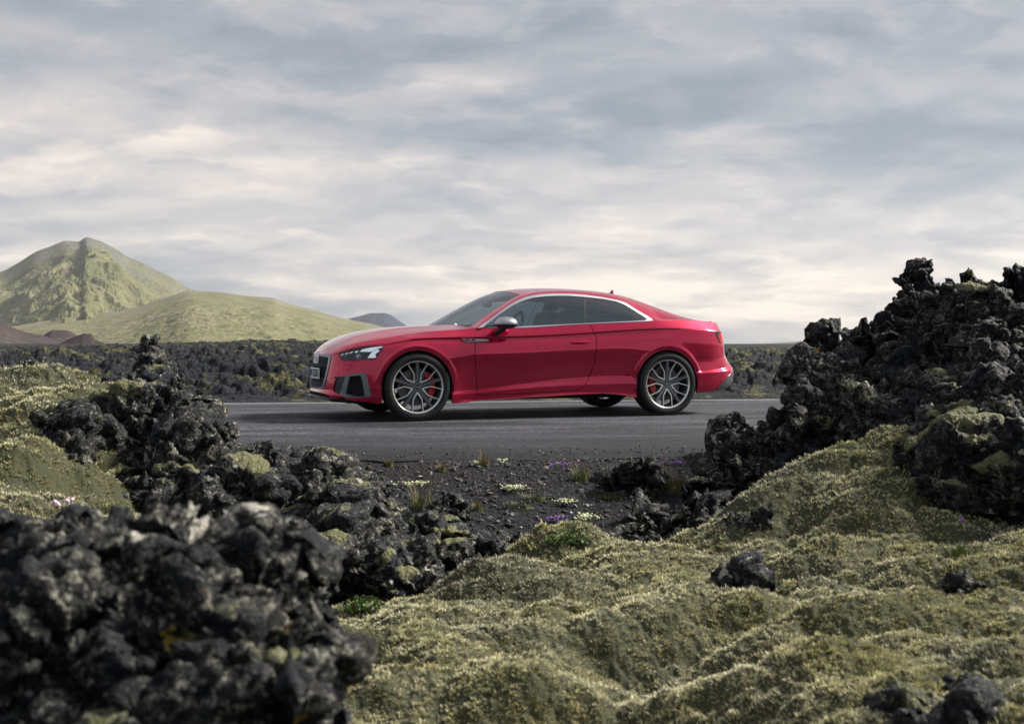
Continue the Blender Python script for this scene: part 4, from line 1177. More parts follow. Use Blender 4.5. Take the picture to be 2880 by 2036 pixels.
def build_car():
    root = empty('car', (CAR_X, CAR_D, 0.006), CAR_TH, 'glossy crimson two-door coupe with dark alloy wheels parked on the asphalt road', 'car')
    # materials
    paint, t, b = new_mat('crimson_paint')
    b.inputs['Base Color'].default_value = (0.50, 0.003, 0.030, 1)
    b.inputs['Metallic'].default_value = 0.7; b.inputs['Roughness'].default_value = 0.22
    b.inputs['Coat Weight'].default_value = 1.0; b.inputs['Coat Roughness'].default_value = 0.015; b.inputs['Coat IOR'].default_value = 1.52
    tcn = t.nt.nodes.new('ShaderNodeTexCoord')
    fl = t.noise(tcn.outputs['Object'], 900, 2, 0.6)
    t.put(b.inputs['Base Color'], t.mix(fl, (0.46, 0.000, 0.036), (0.60, 0.001, 0.056)))
    black = plain('black_plastic', (0.012, 0.013, 0.015), 0.45)
    rubber = plain('tyre_rubber', (0.012, 0.013, 0.015), 0.75, nscale=120, noise_amt=0.3)
    liner_m = plain('wheel_housing', (0.004, 0.004, 0.005), 0.9)
    silver = plain('satin_aluminium', (0.42, 0.42, 0.45), 0.34, 0.9)
    bright = plain('bright_trim', (0.52, 0.52, 0.57), 0.32, 0.7)
    gunmetal = plain('grey_wheel_paint', (0.13, 0.133, 0.14), 0.36, 0.35, coat=0.5)
    dgrey = plain('dark_grey_trim', (0.13, 0.135, 0.145), 0.35, 0.8)
    cut = plain('machined_alloy', (0.82, 0.80, 0.76), 0.32, 0.6)
    redcal = plain('red_caliper', (0.45, 0.006, 0.012), 0.35, coat=0.6)
    disc_m = plain('brake_disc_metal', (0.16, 0.16, 0.165), 0.40, 0.8)
    white_led = plain('daytime_light', (0.85, 0.88, 0.95), 0.2, emit=0.14)
    red_led = plain('red_light', (0.85, 0.07, 0.09), 0.2, emit=0.12)
    seat_m = plain('dark_leather', (0.035, 0.036, 0.040), 0.5)
    whitep = plain('plate_white', (0.72, 0.73, 0.78), 0.4)
    bluep = plain('plate_blue', (0.02, 0.05, 0.35), 0.4)

    def glass_mat(name, tint, refl, rough=0.015):
        m = bpy.data.materials.new(name); m.use_nodes = True
        g = NT(m.node_tree)
        for n in list(g.nt.nodes): g.nt.nodes.remove(n)
        tr = g.nt.nodes.new('ShaderNodeBsdfTransparent'); g.put(tr.inputs[0], tuple(tint) + (1,))
        gl = g.nt.nodes.new('ShaderNodeBsdfGlossy'); gl.inputs['Roughness'].default_value = rough; g.put(gl.inputs[0], (0.9, 0.95, 1.0, 1))
        fr = g.nt.nodes.new('ShaderNodeFresnel'); fr.inputs[0].default_value = 1.55
        f = g.math('MULTIPLY_ADD', fr.outputs[0], refl[1], refl[0], clamp=True)
        mx = g.nt.nodes.new('ShaderNodeMixShader'); g.L(f, mx.inputs[0]); g.L(tr.outputs[0], mx.inputs[1]); g.L(gl.outputs[0], mx.inputs[2])
        o = g.nt.nodes.new('ShaderNodeOutputMaterial'); g.L(mx.outputs[0], o.inputs[0])
        return m
    side_glass = glass_mat('tinted_side_glass', (0.24, 0.31, 0.33), (0.10, 1.1))
    wind_glass = glass_mat('windscreen_glass', (0.55, 0.64, 0.66), (0.03, 1.15))
    clear = glass_mat('clear_lamp_cover', (0.9, 0.92, 0.95), (0.02, 1.0))
    redglass = glass_mat('red_lamp_cover', (0.8, 0.12, 0.14), (0.02, 1.0))

    # ---- lower body surface
    tk, tq, B = base_curve(620)
    dB = np.gradient(B, axis=0); ln = np.linalg.norm(dB, axis=1, keepdims=True); tg = dB / ln
    nin = np.stack([tg[:, 1], -tg[:, 0]], 1)      # inward normal in (x, w)
    nin = np.where((nin[:, 1:2] > 0) & (np.abs(nin[:, 1:2]) > 0.3), -nin, nin)
    zr = pchip(tk, np.array([RZ[r] for r in ROWS]).T, tq)      # (n, rows)
    dr = pchip(tk, np.array([RD[r] for r in ROWS]).T, tq)
    seg = dict(zip(range(11), (8, 10, 14, 20, 20, 8, 8, 14, 16, 8, 16)))
    vq = np.concatenate([i + np.arange(seg[i]) / seg[i] for i in range(11)] + [[11.0]])
    zz = pchip(np.arange(12), zr.T, vq).T
    dd = pchip(np.arange(12), dr.T, vq).T
    X = B[:, None, 0] + nin[:, None, 0] * dd; Wd = B[:, None, 1] + nin[:, None, 1] * dd
    # arch lips: a flat band round each wheel opening
    for ax in (0.0, 2.765):
        r = np.hypot(X - ax, zz - 0.333)
        f = np.clip((0.432 - r) / (0.432 - 0.402), 0, 1); f = f * f * (3 - 2 * f) * (Wd > 0.6) * np.clip((zz - 0.36) / 0.20, 0, 1)
        tgt = np.maximum(Wd + 0.004, 0.905) * 0.5 + 0.5 * 0.925 - 0.016 * np.clip((0.400 - r) / 0.036, 0, 1)
        Wd = Wd + (tgt - Wd) * f
    Wd[0] = 0; Wd[-1] = 0
    G1 = np.stack([X, -Wd, zz], 2)
    s1 = surf(G1)
    mid = s1.N[(300 * len(vq)) + 60]
    if mid[1] > 0: s1 = surf(G1, True)
    M = G1[:, -1]                                              # rim curve
    mx_, mw_, mz_ = M[:, 0], -M[:, 1], M[:, 2]
    order = np.argsort(mx_)
    def Mw(x): return np.interp(x, mx_[order], mw_[order])
    def Mz(x): return np.interp(x, mx_[order], mz_[order])

    # ---- bonnet and boot lid
    def top(x0, x1, zc_pts, n, nose):
        tt = np.linspace(0, 1, n)
        xs = x0 + (x1 - x0) * (tt ** 2.2 if nose == 1 else (1 - (1 - tt) ** 2.2 if nose == 2 else tt))
        W = Mw(xs) + 0.0; Zm = Mz(xs)
        zc = pchip([p[0] for p in zc_pts], np.array([p[1] for p in zc_pts]), xs)
        v = np.concatenate([np.linspace(0, 0.25, 24)[:-1], np.linspace(0.25, 1, 40)])
        q = 1 - v
        prof = 1 - q ** (2.6 if nose != 2 else 2.0)
        dome = 0.010 * np.exp(-((q - 0.60) / 0.10) ** 2) if nose == 1 else 0 * q
        ww = W[:, None] * q[None, :]
        z = Zm[:, None] + (zc - Zm)[:, None] * prof[None, :] + dome[None, :] * np.clip((xs[:, None] + 0.8) * 2, 0, 1)
        return surf(np.stack([np.repeat(xs[:, None], len(v), 1), -ww, z], 2), flip=False)
    hood_s = top(mx_[0] + 1e-4, 0.78, [(-.83, .662), (-.80, .695), (-.75, .742), (-.68, .787), (-.6, .826), (-.5, .863), (-.35, .899), (-.15, .928), (.05, .945), (.35, .958), (.6, .964), (.9, .966)], 150, 1)
    deck_s = top(2.9, mx_.max() - 1e-4, [(2.7, 1.02), (3.0, 1.035), (3.3, 1.038), (3.45, 1.030), (3.55, 1.018), (3.61, .992)], 80, 2)
    for sfc in (hood_s, deck_s):
        if sfc.N[:, 2].mean() < 0: sfc.N *= -1; sfc.T = sfc.T[:, ::-1].copy()

    # ---- greenhouse
    xs = np.linspace(0.18, 3.42, 330)
    r1 = np.array([(0.18, .80, .86), (.644, .917, .862), (.742, .954, .838), (.925, 1.078, .78), (1.099, 1.177, .735), (1.262, 1.240, .705), (1.373, 1.268, .692), (1.541, 1.285, .682), (1.711, 1.289, .680), (1.882, 1.281, .682), (2.113, 1.256, .692), (2.288, 1.226, .706), (2.40, 1.182, .724), (2.5, 1.125, .752), (2.643, 1.057, .792), (2.74, 1.025, .80), (3.0, 1.02, .79), (3.42, 1.0, .74)])
    r2 = np.array([(0.18, .66, .74), (.40, .80, .73), (.615, .930, .705), (.7, .986, .685), (.917, 1.121, .635), (1.202, 1.272, .585), (1.35, 1.308, .57), (1.5, 1.325, .56), (1.8, 1.335, .55), (2.1, 1.322, .545), (2.3, 1.298, .545), (2.5, 1.255, .55), (2.65, 1.210, .555), (2.8, 1.160, .565), (3.06, 1.075, .58), (3.3, .99, .60), (3.42, .95, .6)])
    zc = np.array([(0.18, .835), (.373, .962), (.494, 1.027), (.681, 1.129), (.848, 1.215), (1.016, 1.292), (1.16, 1.336), (1.411, 1.366), (1.65, 1.374), (1.85, 1.372), (2.08, 1.360), (2.32, 1.337), (2.47, 1.312), (2.625, 1.273), (2.81, 1.212), (3.06, 1.13), (3.18, 1.086), (3.334, 1.025), (3.42, .99)])
    R1 = pchip(r1[:, 0], r1[:, 1:], xs); R2 = pchip(r2[:, 0], r2[:, 1:], xs); Zc = pchip(zc[:, 0], zc[:, 1], xs)
    R0w = Mw(xs); R0z = Mz(xs)
    v0 = np.linspace(0, 1, 40)
    prt = [np.stack([R0w[:, None] + (R1[:, 1] - R0w)[:, None] * v0 + 0.012 * (4 * v0 * (1 - v0)) * np.clip((R1[:, 0] - R0z) * 5, 0, 1)[:, None],
                     R0z[:, None] + (R1[:, 0] - R0z)[:, None] * v0], 2)]
    v1 = np.linspace(0, 1, 22)[1:]
    bul = 0.010 * np.sin(np.pi * v1)
    prt.append(np.stack([R1[:, 1:2] + (R2[:, 1] - R1[:, 1])[:, None] * v1 + bul * 0.6, R1[:, 0:1] + (R2[:, 0] - R1[:, 0])[:, None] * v1 + bul], 2))
    v2 = np.linspace(0, 1, 40)[1:]
    q = 1 - v2
    prt.append(np.stack([R2[:, 1:2] * q, R2[:, 0:1] + (Zc - R2[:, 0])[:, None] * (1 - q ** 2.1)], 2))
    P3 = np.concatenate(prt, 1)
    G3 = np.stack([np.repeat(xs[:, None], P3.shape[1], 1), -P3[:, :, 0], P3[:, :, 1]], 2)
    g_side = surf(G3[:, :61]); g_top = surf(G3[:, 60:])
    nall = surf(G3).N.reshape(G3.shape)
    # shared, softened normals across the gutter line
    sm = nall / np.maximum(np.linalg.norm(nall, axis=2, keepdims=True), 1e-9)
    for _ in range(3): sm[:, 1:-1] = (sm[:, :-2] + 2 * sm[:, 1:-1] + sm[:, 2:]) / 4
    if sm[150, 20, 1] > 0: sm = -sm; g_side.T = g_side.T[:, ::-1].copy(); g_top.T = g_top.T[:, ::-1].copy()
    g_side.N = sm[:, :61].reshape(-1, 3).copy(); g_top.N = sm[:, 60:].reshape(-1, 3).copy()

    # drop the greenhouse where the bonnet / boot lid covers it
    def above(sfc, m=-0.004):
        x = sfc.V[:, 0]; w = -sfc.V[:, 1]; Wm = Mw(x); Zm = Mz(x)
        zf = pchip([.18, .35, .6, .9], np.array([.95, .958, .964, .966]), np.clip(x, .18, .9))
        zb = pchip([2.7, 3.0, 3.3, 3.45], np.array([1.02, 1.035, 1.038, 1.030]), np.clip(x, 2.7, 3.45))
        zt = np.where(x < 1.8, zf, zb); p = np.where(x < 1.8, 2.6, 2.0)
        hz = Zm + (zt - Zm) * (1 - np.clip(w / Wm, 0, 1) ** p)
        return np.where((x < 0.9) | (x > 2.85), sfc.V[:, 2] - hz - m, 1.0)
    g_top = g_top.clip(above(g_top), False)
    g_side = g_side.clip(above(g_side, 0.003), False)

    # ---- traced outlines, carried onto the surfaces
    arch_cut = lambda s, R=0.362: s.clip(np.minimum.reduce([
        np.where(-s.V[:, 1] > 0.55, np.hypot(s.V[:, 0], np.maximum(s.V[:, 2] - 0.333, -0.06)) - R, 1.0),
        np.where(-s.V[:, 1] > 0.55, np.hypot(s.V[:, 0] - 2.765, np.maximum(s.V[:, 2] - 0.333, -0.06)) - R, 1.0)]), False)
    s1 = arch_cut(s1)
    bottom = ZA((-200, 1035), (60, 1038), (300, 1060), (430, 1085), (640, 1200), (750, 1240), (1000, 1240), (1300, 1270), (1500, 1297), (1665, 1300)) + \
        Z1((1592, 1242), (1750, 1222), (1900, 1207), (2100, 1195)) + Z2((0, 1186), (300, 1170), (600, 1150), (850, 1140), (1000, 1152), (1180, 1180)) + \
        ZC((412, 1475), (600, 1445), (690, 1425), (730, 1395), (870, 1240), (1022, 1080), (1200, 880))
    px, py = s1.pxy()
    liner = s1.offset(-0.02)
    liner = liner.clip(line_sdf(*liner.pxy(), np.array(bottom)) + 2)
    px, py = s1.pxy()
    rear_part = s1.clip(line_sdf(px, py, np.array(bottom)), False)     # what lies below the painted edge
    s1 = s1.clip(line_sdf(px, py, np.array(bottom)))

    def P(poly): return lambda x, y: poly_sdf(x, y, poly)
    def carve(s, poly, gap): return s.split(P(poly), gap)
    only = lambda s, cond: None

    # grille (near half; the left edge runs past the centre line)
    gr_out = ZA((-400, 262), (350, 262), (595, 290), (608, 330), (560, 560), (500, 800), (445, 985), (400, 1003), (250, 985), (-400, 960))
    gr_in = ZA((-400, 318), (350, 318), (545, 345), (555, 380), (515, 600), (470, 790), (428, 950), (390, 968), (250, 955), (-400, 930))
    nose = lambda s: s.clip(s.V[:, 0] + 0.35)
    grille_all, s1 = carve(s1, gr_out, 0.3)
    grille_net, grille_frame = carve(grille_all, gr_in, 0.0)
    head = list(catmull(ZA((745, 285), (800, 250), (950, 195), (1150, 145), (1400, 110), (1700, 100)), 6)) + ZA((1660, 190), (1560, 330), (1510, 385), (1100, 410), (850, 418), (810, 390))
    head_s, s1 = carve(s1, head, 0.5)
    fog_out = ZA((905, 730), (1000, 690), (1180, 660), (1290, 658), (1330, 690), (1380, 870), (1430, 1130), (1415, 1160), (1150, 1178), (920, 1183), (780, 1115), (850, 900))
    fog_in = ZA((985, 745), (1190, 715), (1225, 740), (1262, 900), (1298, 1120), (1290, 1155), (1100, 1160), (910, 1100), (925, 980), (960, 850))
    mesh_p = ZA((650, 752), (880, 742), (905, 735), (850, 900), (778, 1112), (640, 1045), (650, 930), (700, 790))
    fog_s, s1 = carve(s1, fog_out, 0.2)
    fog_hole, fog_ring = carve(fog_s, fog_in, 0.0)
    vent_s, s1 = carve(s1, mesh_p, 0.2)
    inlet = ZA((-300, 1055), (160, 1058), (405, 1088), (440, 1190), (300, 1190), (-300, 1180))
    tail = ZC((692, 415), (745, 405), (815, 400), (1000, 400), (1000, 600), (868, 600), (768, 602), (730, 520))
    tail_s, s1 = carve(s1, tail, 0.5)
    # bonnet
    hood_line = ZA((-300, 260), (300, 262), (600, 300), (740, 262), (950, 190), (1150, 140), (1400, 106), (1700, 96)) + Z1((870, 655), (1000, 625), (1100, 610), (1200, 600), (1400, 592), (1640, 590), (2000, 590))
    hl = np.array(hood_line)
    def hood_sdf(x, y):
        return np.maximum(line_sdf(x, y, hl), x - (840 + 1795 / 3.5875))
    hood_a, s1 = s1.split(hood_sdf, 0.0)
    # narrow shut line: take a little more off the wing side
    s1 = s1.clip(np.maximum(line_sdf(*s1.pxy(), hl) - 1.3, s1.pxy()[0] - (840 + 1640 / 3.5875)), False)
    # door
    door_poly = Z1((1803, 484), (1790, 530), (1783, 600), (1780, 700), (1784, 900), (1793, 1050), (1800, 1156)) + \
        Z2((-80, 1148), (100, 1136), (400, 1122), (560, 1112), (620, 1098), (660, 1060), (700, 990), (742, 890), (772, 770), (784, 650), (775, 570), (755, 520), (735, 480), (700, 430))
    door_s, s1 = carve(s1, door_poly, 0.8)
    flap = ZA((870, 510), (900, 500), (1020, 492), (1000, 560), (980, 595), (855, 602), (848, 570))
    flap_s, s1 = carve(s1, flap, 0.45)

    # side glass
    out_top = ZB((818, 628), (900, 562), (1000, 492), (1100, 418), (1200, 342), (1300, 277), (1400, 222), (1500, 185), (1600, 163), (1700, 150), (1850, 141), (2050, 138)) + \
        Z2((350, 137), (500, 137), (650, 147), (850, 174), (1000, 204), (1080, 234), (1180, 299), (1300, 364), (1345, 395), (1350, 410), (1335, 419))
    out_bot = Z2((700, 448), (0, 483)) + ZB((1370, 627), (1060, 631), (835, 632))
    in_top = ZB((893, 606), (1000, 522), (1100, 447), (1200, 377), (1300, 312), (1400, 260), (1500, 222), (1600, 197), (1750, 178), (1900, 171), (2100, 166)) + \
        Z2((350, 159), (500, 159), (650, 169), (850, 191), (980, 216), (1060, 246), (1150, 300), (1230, 352), (1280, 385), (1284, 400), (1265, 407))
    in_bot = Z2((700, 434), (0, 466)) + ZB((1370, 605), (900, 608))
    dlo, g_side = carve(g_side, out_top + out_bot, 0.0)
    glass, trim = carve(dlo, in_top + in_bot, 0.0)
    px0 = 1460 + 665 / 3.5875
    gf = glass.clip(glass.pxy()[0] - (px0 - 1.6)); grr = glass.clip(glass.pxy()[0] - (px0 + 1.6), False)
    post = glass.clip(glass.pxy()[0] - (px0 - 1.6), False); post = post.clip(post.pxy()[0] - (px0 + 1.6))
    qx = 1180 + 1017 / 4.991
    # windscreen and rear window by station
    x, w = g_top.V[:, 0], -g_top.V[:, 1]
    hdr = 1.205 - 0.06 * (1 - np.clip(w / .58, 0, 1) ** 2)
    r2w = np.interp(x, xs, R2[:, 1])
    ws_v = np.maximum(x - hdr, w - (r2w - 0.012))
    wind = g_top.clip(ws_v); g_top = g_top.clip(ws_v, False)
    x, w = g_top.V[:, 0], -g_top.V[:, 1]; r2w = np.interp(x, xs, R2[:, 1])
    rw_v = np.maximum.reduce([2.42 - x, x - 3.14, w - (r2w - 0.055)])
    rearw = g_top.clip(rw_v); g_top = g_top.clip(rw_v, False)

    def both(s): return s + s.mirror()
    body = both(s1) + both(g_side) + both(g_top) + both(deck_s)
    body.build('body', paint, root, thick=0.012)
    (both(hood_a) + both(hood_s)).build('bonnet', paint, root, thick=0.012)
    both(liner).build('inner_shell', liner_m, root)
    doors = []
    for sfc in (door_s, door_s.mirror()): doors.append(sfc.build('door', paint, root, thick=0.014))
    for sfc in (flap_s, flap_s.mirror()): sfc.build('washer_flap', paint, root)
    for sfc in (gf, gf.mirror(), grr, grr.mirror()): sfc.offset(-0.003).build('side_window', side_glass, root)
    for sfc in (trim, trim.mirror()): sfc.offset(0.004).build('window_trim', bright, root, thick=0.012)
    for sfc in (post, post.mirror()): sfc.build('window_post', black, root)
    both(wind).offset(-0.004).build('windscreen', wind_glass, root)
    both(rearw).offset(-0.004).build('rear_window', wind_glass, root)

    # ---- grille: frame, honeycomb net, plate, rings
    both(grille_frame).offset(0.006).build('grille_frame', dgrey if False else plain('grille_surround', (0.30, 0.31, 0.345), 0.34, 0.6), root, thick=0.03)
    net_s = both(grille_net).offset(-0.03)
    grille = net_s.build('grille', black, root)
    comb = MB()
    bc = B
    for j in range(17):
        z = 0.300 + j * 0.0215
        if 0.412 < z < 0.520: continue
        for i in range(-11, 12):
            yy = i * 0.042 + (0.021 if j % 2 else 0)
            wmax = 0.30 + 0.24 * (z - 0.29) / 0.36
            if abs(yy) > wmax - 0.02: continue
            d = np.interp(z, [.26, .34, .45, .55, .65], [0, .005, .01, .022, .036])
            xb = np.interp(abs(yy), BW[:4], BX[:4]) + d + 0.006
            # a flattened hexagonal cell rim
            ring = [(xb + 0.004 * math.sin(a), yy + 0.019 * math.cos(a), z + 0.0125 * math.sin(a)) for a in np.linspace(0, 2 * math.pi, 7)[:-1]]
            V = []; F = []
            for k, (a, b_, c) in enumerate(ring):
                cy, cz = yy, z
                V += [(a, b_, c), (a - 0.003, cy + (b_ - cy) * 0.72, cz + (c - cz) * 0.66), (a + 0.02, cy + (b_ - cy) * 0.62, cz + (c - cz) * 0.55)]
            for k in range(6):
                k2 = (k + 1) % 6
                F += [(3 * k, 3 * k2, 3 * k2 + 1, 3 * k + 1), (3 * k + 1, 3 * k2 + 1, 3 * k2 + 2, 3 * k + 2)]
            comb.add(V, F)
    comb.build('honeycomb_net', plain('grille_net_black', (0.10, 0.105, 0.115), 0.28, 0.5), grille, smooth=False)
    nose_x = -0.856
    plate = MB().box((nose_x - 0.005, 0, 0.458), (0.012, 0.52, 0.112)).build('licence_plate', whitep, root, bevel=0.003)
    MB().box((nose_x - 0.0125, 0.240, 0.458), (0.003, 0.040, 0.108)).build('country_strip', bluep, plate)
    tcu = bpy.data.curves.new('plate_text', 'FONT'); tcu.body = 'IN S5303'; tcu.size = 0.108; tcu.align_x = 'CENTER'; tcu.align_y = 'CENTER'
    tcu.extrude = 0.0006; tcu.offset = 0.0022
    tob = bpy.data.objects.new('plate_text_src', tcu); C.objects.link(tob)
    dg = bpy.context.evaluated_depsgraph_get()
    me = bpy.data.meshes.new_from_object(tob.evaluated_get(dg)); C.objects.unlink(tob); bpy.data.objects.remove(tob)
    me.materials.clear(); me.materials.append(black)
    tx = bpy.data.objects.new('plate_lettering', me); C.objects.link(tx); tx.parent = plate
    w_ = max(v.co.x for v in me.vertices) - min(v.co.x for v in me.vertices)
    tx.scale = (0.445 / w_, 1, 1)
    tx.rotation_euler = (math.radians(90), 0, math.radians(-90)); tx.location = (nose_x - 0.0125, -0.018, 0.458)
    rings = MB()
    for i in range(4):
        cy = (i - 1.5) * 0.058
        for lay in range(1):
            pts = [(nose_x + 0.012 + 0.00, cy + 0.0385 * math.cos(a), 0.600 + 0.0385 * math.sin(a)) for a in np.linspace(0, 2 * math.pi, 25)]
            rings.tube(pts, 0.0065, 8, cap=False)
    rings.build('ring_emblem', plain('emblem_chrome', (0.85, 0.86, 0.9), 0.3, 0.3), grille)

    # lower intake and splitter
    inl = MB()
    def along(z, off, w0, w1, n=30):
        ws = np.linspace(w0, w1, n); out = []
        for wv in ws:
            k = np.interp(abs(wv), B[:260, 1], B[:260, 0])
            out.append((k - off, wv, z))
        return out
    spl = MB()
    prof = [(-0.03, 0.0), (0.020, 0.004), (0.024, 0.014), (-0.02, 0.026)]
    pts = along(0.212, 0, -0.62, 0.62, 41)
    V = []; F = []
    for p in pts:
        for a, h in prof: V.append((p[0] - a, p[1], p[2] + h + 0.02 * (abs(p[1]) / 0.62) ** 2 * -1))
    for i in range(len(pts) - 1):
        for k in range(4): F.append((4 * i + k, 4 * i + (k + 1) % 4, 4 * i + 4 + (k + 1) % 4, 4 * i + 4 + k))
    spl.add(V, F); spl.build('front_splitter', silver, root)
    inl.box((-0.825, 0, 0.236), (0.03, 0.74, 0.05))
    for i in range(-9, 10): inl.box((-0.845, i * 0.036, 0.236), (0.012, 0.005, 0.045))
    inl.build('lower_intake', black, root)
    tray = MB()
    tray.prism([(-0.82, .212), (-0.80, .190), (-0.60, .172), (-0.50, .150), (-0.49, .165), (-0.36, .170), (-.36, .22), (-.80, .225)], -0.72, 0.72)
    tray.build('front_undertray', liner_m, root)
    # under body
    ub = MB(); ub.box((1.38, 0, 0.25), (1.95, 1.5, 0.12)).box((3.05, 0, 0.36), (0.85, 1.3, 0.2)).box((-.45, 0, .34), (.5, 1.1, .2))
    ub.tube([(2.3, 0.42, 0.2), (3.0, 0.45, 0.22), (3.5, 0.5, 0.27)], 0.035)
    ub.build('underbody', liner_m, root)

    # headlights: recessed housing, light strips, clear cover
    strips = [ZA((790, 300), (860, 268), (870, 276), (800, 308)), ZA((880, 282), (940, 244), (960, 244), (915, 284)), ZA((968, 264), (1030, 226), (1060, 226), (1005, 266)),
              ZA((1075, 246), (1120, 210), (1175, 208), (1130, 248)),
              ZA((1190, 232), (1240, 180), (1400, 145), (1690, 110), (1680, 130), (1560, 170), (1470, 215), (1400, 232), (1300, 228)),
              ZA((1350, 360), (1440, 240), (1560, 180), (1600, 195), (1590, 240), (1545, 245), (1510, 300), (1540, 325), (1515, 355))]
    hous = plain('lamp_housing', (0.06, 0.07, 0.085), 0.25, 0.4)
    for fl in (False, True):
        mk = (lambda s: s.mirror()) if fl else (lambda s: s)
        hd = mk(head_s.offset(-0.035)).build('headlight', hous, root)
        for poly in strips:
            st, _ = carve(head_s.offset(-0.018), poly, 0.0)
            if st is not None and len(st.T): mk(st).build('light_strip', white_led, hd, thick=0.008)
        lens = MB(); c0 = car_un(850 + 1180 / 7.377, 960 + 330 / 7.377, 0.77)
        lens.lathe([(0.0, -0.02), (0.022, -0.016), (0.032, 0.0), (0.036, 0.02)], 24, c=(c0[0], -0.765 if not fl else 0.765, c0[1]))
        lens.build('projector_lens', bright, hd)
        mk(head_s).build('lamp_cover', clear, hd)
        # fog surround
        fr = mk(fog_ring.offset(0.008)).build('air_intake_frame', dgrey_f, root, thick=0.03) if False else mk(fog_ring.offset(0.008)).build('air_intake_frame', plain('intake_frame_grey', (0.19, 0.197, 0.205), 0.40, 0.5), root, thick=0.05)
        mk(fog_hole.offset(-0.055)).build('air_intake', plain('intake_black', (0.02, 0.022, 0.027), 0.3), root)
        mk(vent_s.offset(-0.012)).build('intake_mesh', plain('mesh_black', (0.018, 0.02, 0.024), 0.3), root)
        grid = MB()
        for i in range(7):
            for j in range(8):
                xk, zk = car_un(850 + (665 + i * 32 - j * 2) / 7.377, 960 + (775 + j * 40 + (20 if i % 2 else 0)) / 7.377, 0.70)
                sd = poly_sdf(np.array([850 + (665 + i * 32 - j * 2) / 7.377]), np.array([960 + (775 + j * 40 + (20 if i % 2 else 0)) / 7.377]), mesh_p)[0]
                if sd > -1.5: continue
                yb = np.interp(xk, [-.835, -.775, -.665, -.50], [.42, .61, .755, .855]) - 0.012
                xk2, zk2 = car_un(850 + (665 + i * 32 - j * 2) / 7.377, 960 + (775 + j * 40 + (20 if i % 2 else 0)) / 7.377, yb)
                yy = yb if fl else -yb
                grid.box((xk2, yy, zk2), (0.011, 0.011, 0.008))
        grid.build('mesh_studs', dgrey, root.children[-1])
        # tail lamp
        tl = mk(tail_s.offset(-0.02)).build('tail_light', plain('tail_housing', (0.20, 0.012, 0.016), 0.3), root)
        st, _ = carve(tail_s.offset(-0.008), ZC((745, 440), (760, 432), (850, 480), (900, 500), (860, 545), (822, 592), (790, 592), (755, 500)), 0.0)
        if len(st.T): mk(st).build('light_strip', red_led, tl, thick=0.006)
        mk(tail_s).build('lamp_cover', redglass, tl)
    # rear diffuser
    dif_poly = ZC((1060, 1075), (1022, 1078), (870, 1240), (728, 1396), (560, 1420), (560, 1500), (760, 1420), (920, 1355), (960, 1300), (1020, 1200), (1060, 1120))
    rp, _ = carve(rear_part, dif_poly, 0.0)
    rp = rp.clip(2.9 - rp.V[:, 0])
    for q_ in (rp.offset(0.006), rp.offset(0.006).mirror()): q_.build('rear_diffuser', dgrey, root, thick=0.04)
    db = MB()
    for i, zz_ in enumerate((.30, .35, .40)): db.box((3.52 + i * 0.06, 0, zz_), (0.12, 1.25, 0.05))
    db.build('diffuser_core', black, root.children[-1])
    for sy in (-1, 1):
        for k in (0, 1): MB().tube([(3.50, sy * (0.50 + 0.10 * k), 0.335), (3.72, sy * (0.50 + 0.10 * k), 0.345)], [0.038, 0.044], 16, cap=False).build('exhaust_tip', bright, root)

    # antenna fin, handle, fender badge
    fin = MB()
    x0, z0 = car_un(1460 + 915 / 3.5875, 790 + 122 / 3.5875, 0.05); x1, z1 = car_un(1460 + 964 / 3.5875, 790 + 98 / 3.5875, 0.05)
    fin.prism([(x0, z0 - .012), (x0 + .04, z0 + .012), (x1 - 0.02, z1), (x1, z1 + .002), (x1 + .005, z0 - .02)], -0.012, 0.012)
    fin.build('antenna_fin', paint, root, bevel=0.003)
    for sy, dr_ in ((-1, doors[0]), (1, doors[1])):
        hx, hz = car_un(1460 + 620 / 3.5875, 790 + 628 / 3.5875, 0.90)
        h = MB(); L = 0.098
        pts = [(hx - L, sy * 0.885, hz - .003), (hx - L * .9, sy * 0.906, hz - .002), (hx - L * .5, sy * 0.922, hz), (hx, sy * 0.925, hz + .002), (hx + L * .5, sy * 0.923, hz + .004), (hx + L * .92, sy * 0.910, hz + .006), (hx + L, sy * .885, hz + .006)]
        h.tube(pts, [.008, .011, .0125, .013, .0125, .012, .009], 10)
        h.build('handle', paint, dr_)
        cup = MB(); V = []; F = []
        for a in range(13):
            for r_ in range(4):
                an = a / 12 * math.pi; rr = (.046, .040, .03, 0.0)[r_]
                V.append((hx - .005 + rr * 1.1 * math.cos(an), sy * (.8915 + (-.002, .0, -.004, -.006)[r_]), hz + .002 + rr * .85 * math.sin(an)))
        for a in range(12):
            for r_ in range(3): F.append((a * 4 + r_, a * 4 + r_ + 1, a * 4 + 5 + r_, a * 4 + 4 + r_))
        cup.add(V, F); cup.build('handle_recess', paint, dr_)
        # badge strip on the wing
        def q(zx, zy, w=0.884): a, b2 = car_un(840 + zx / 3.5875, 790 + zy / 3.5875, w); return (a, b2)
        bd = MB(); bd.prism([q(1645, 592), (q(1785, 592)), q(1785, 620), q(1690, 622), q(1672, 612)], sy * 0.872, sy * 0.894)
        bd2 = bd.build('wing_badge', bright, root)
        bb = MB(); bb.prism([q(1668, 595), q(1778, 595), q(1772, 612), q(1697, 614)], sy * 0.875, sy * 0.896); bb.build('badge_ground', black, bd2)
        rr_ = MB(); rr_.prism([q(1702, 594), q(1716, 594), q(1708, 610), q(1694, 610)], sy * 0.88, sy * 0.898); rr_.build('red_slash', redcal, bd2)
        ss = MB()
        for k in range(2): ss.prism([q(1719 + k * 14, 596), q(1730 + k * 14, 596), q(1727 + k * 14, 609), q(1716 + k * 14, 609)], sy * 0.88, sy * 0.898)
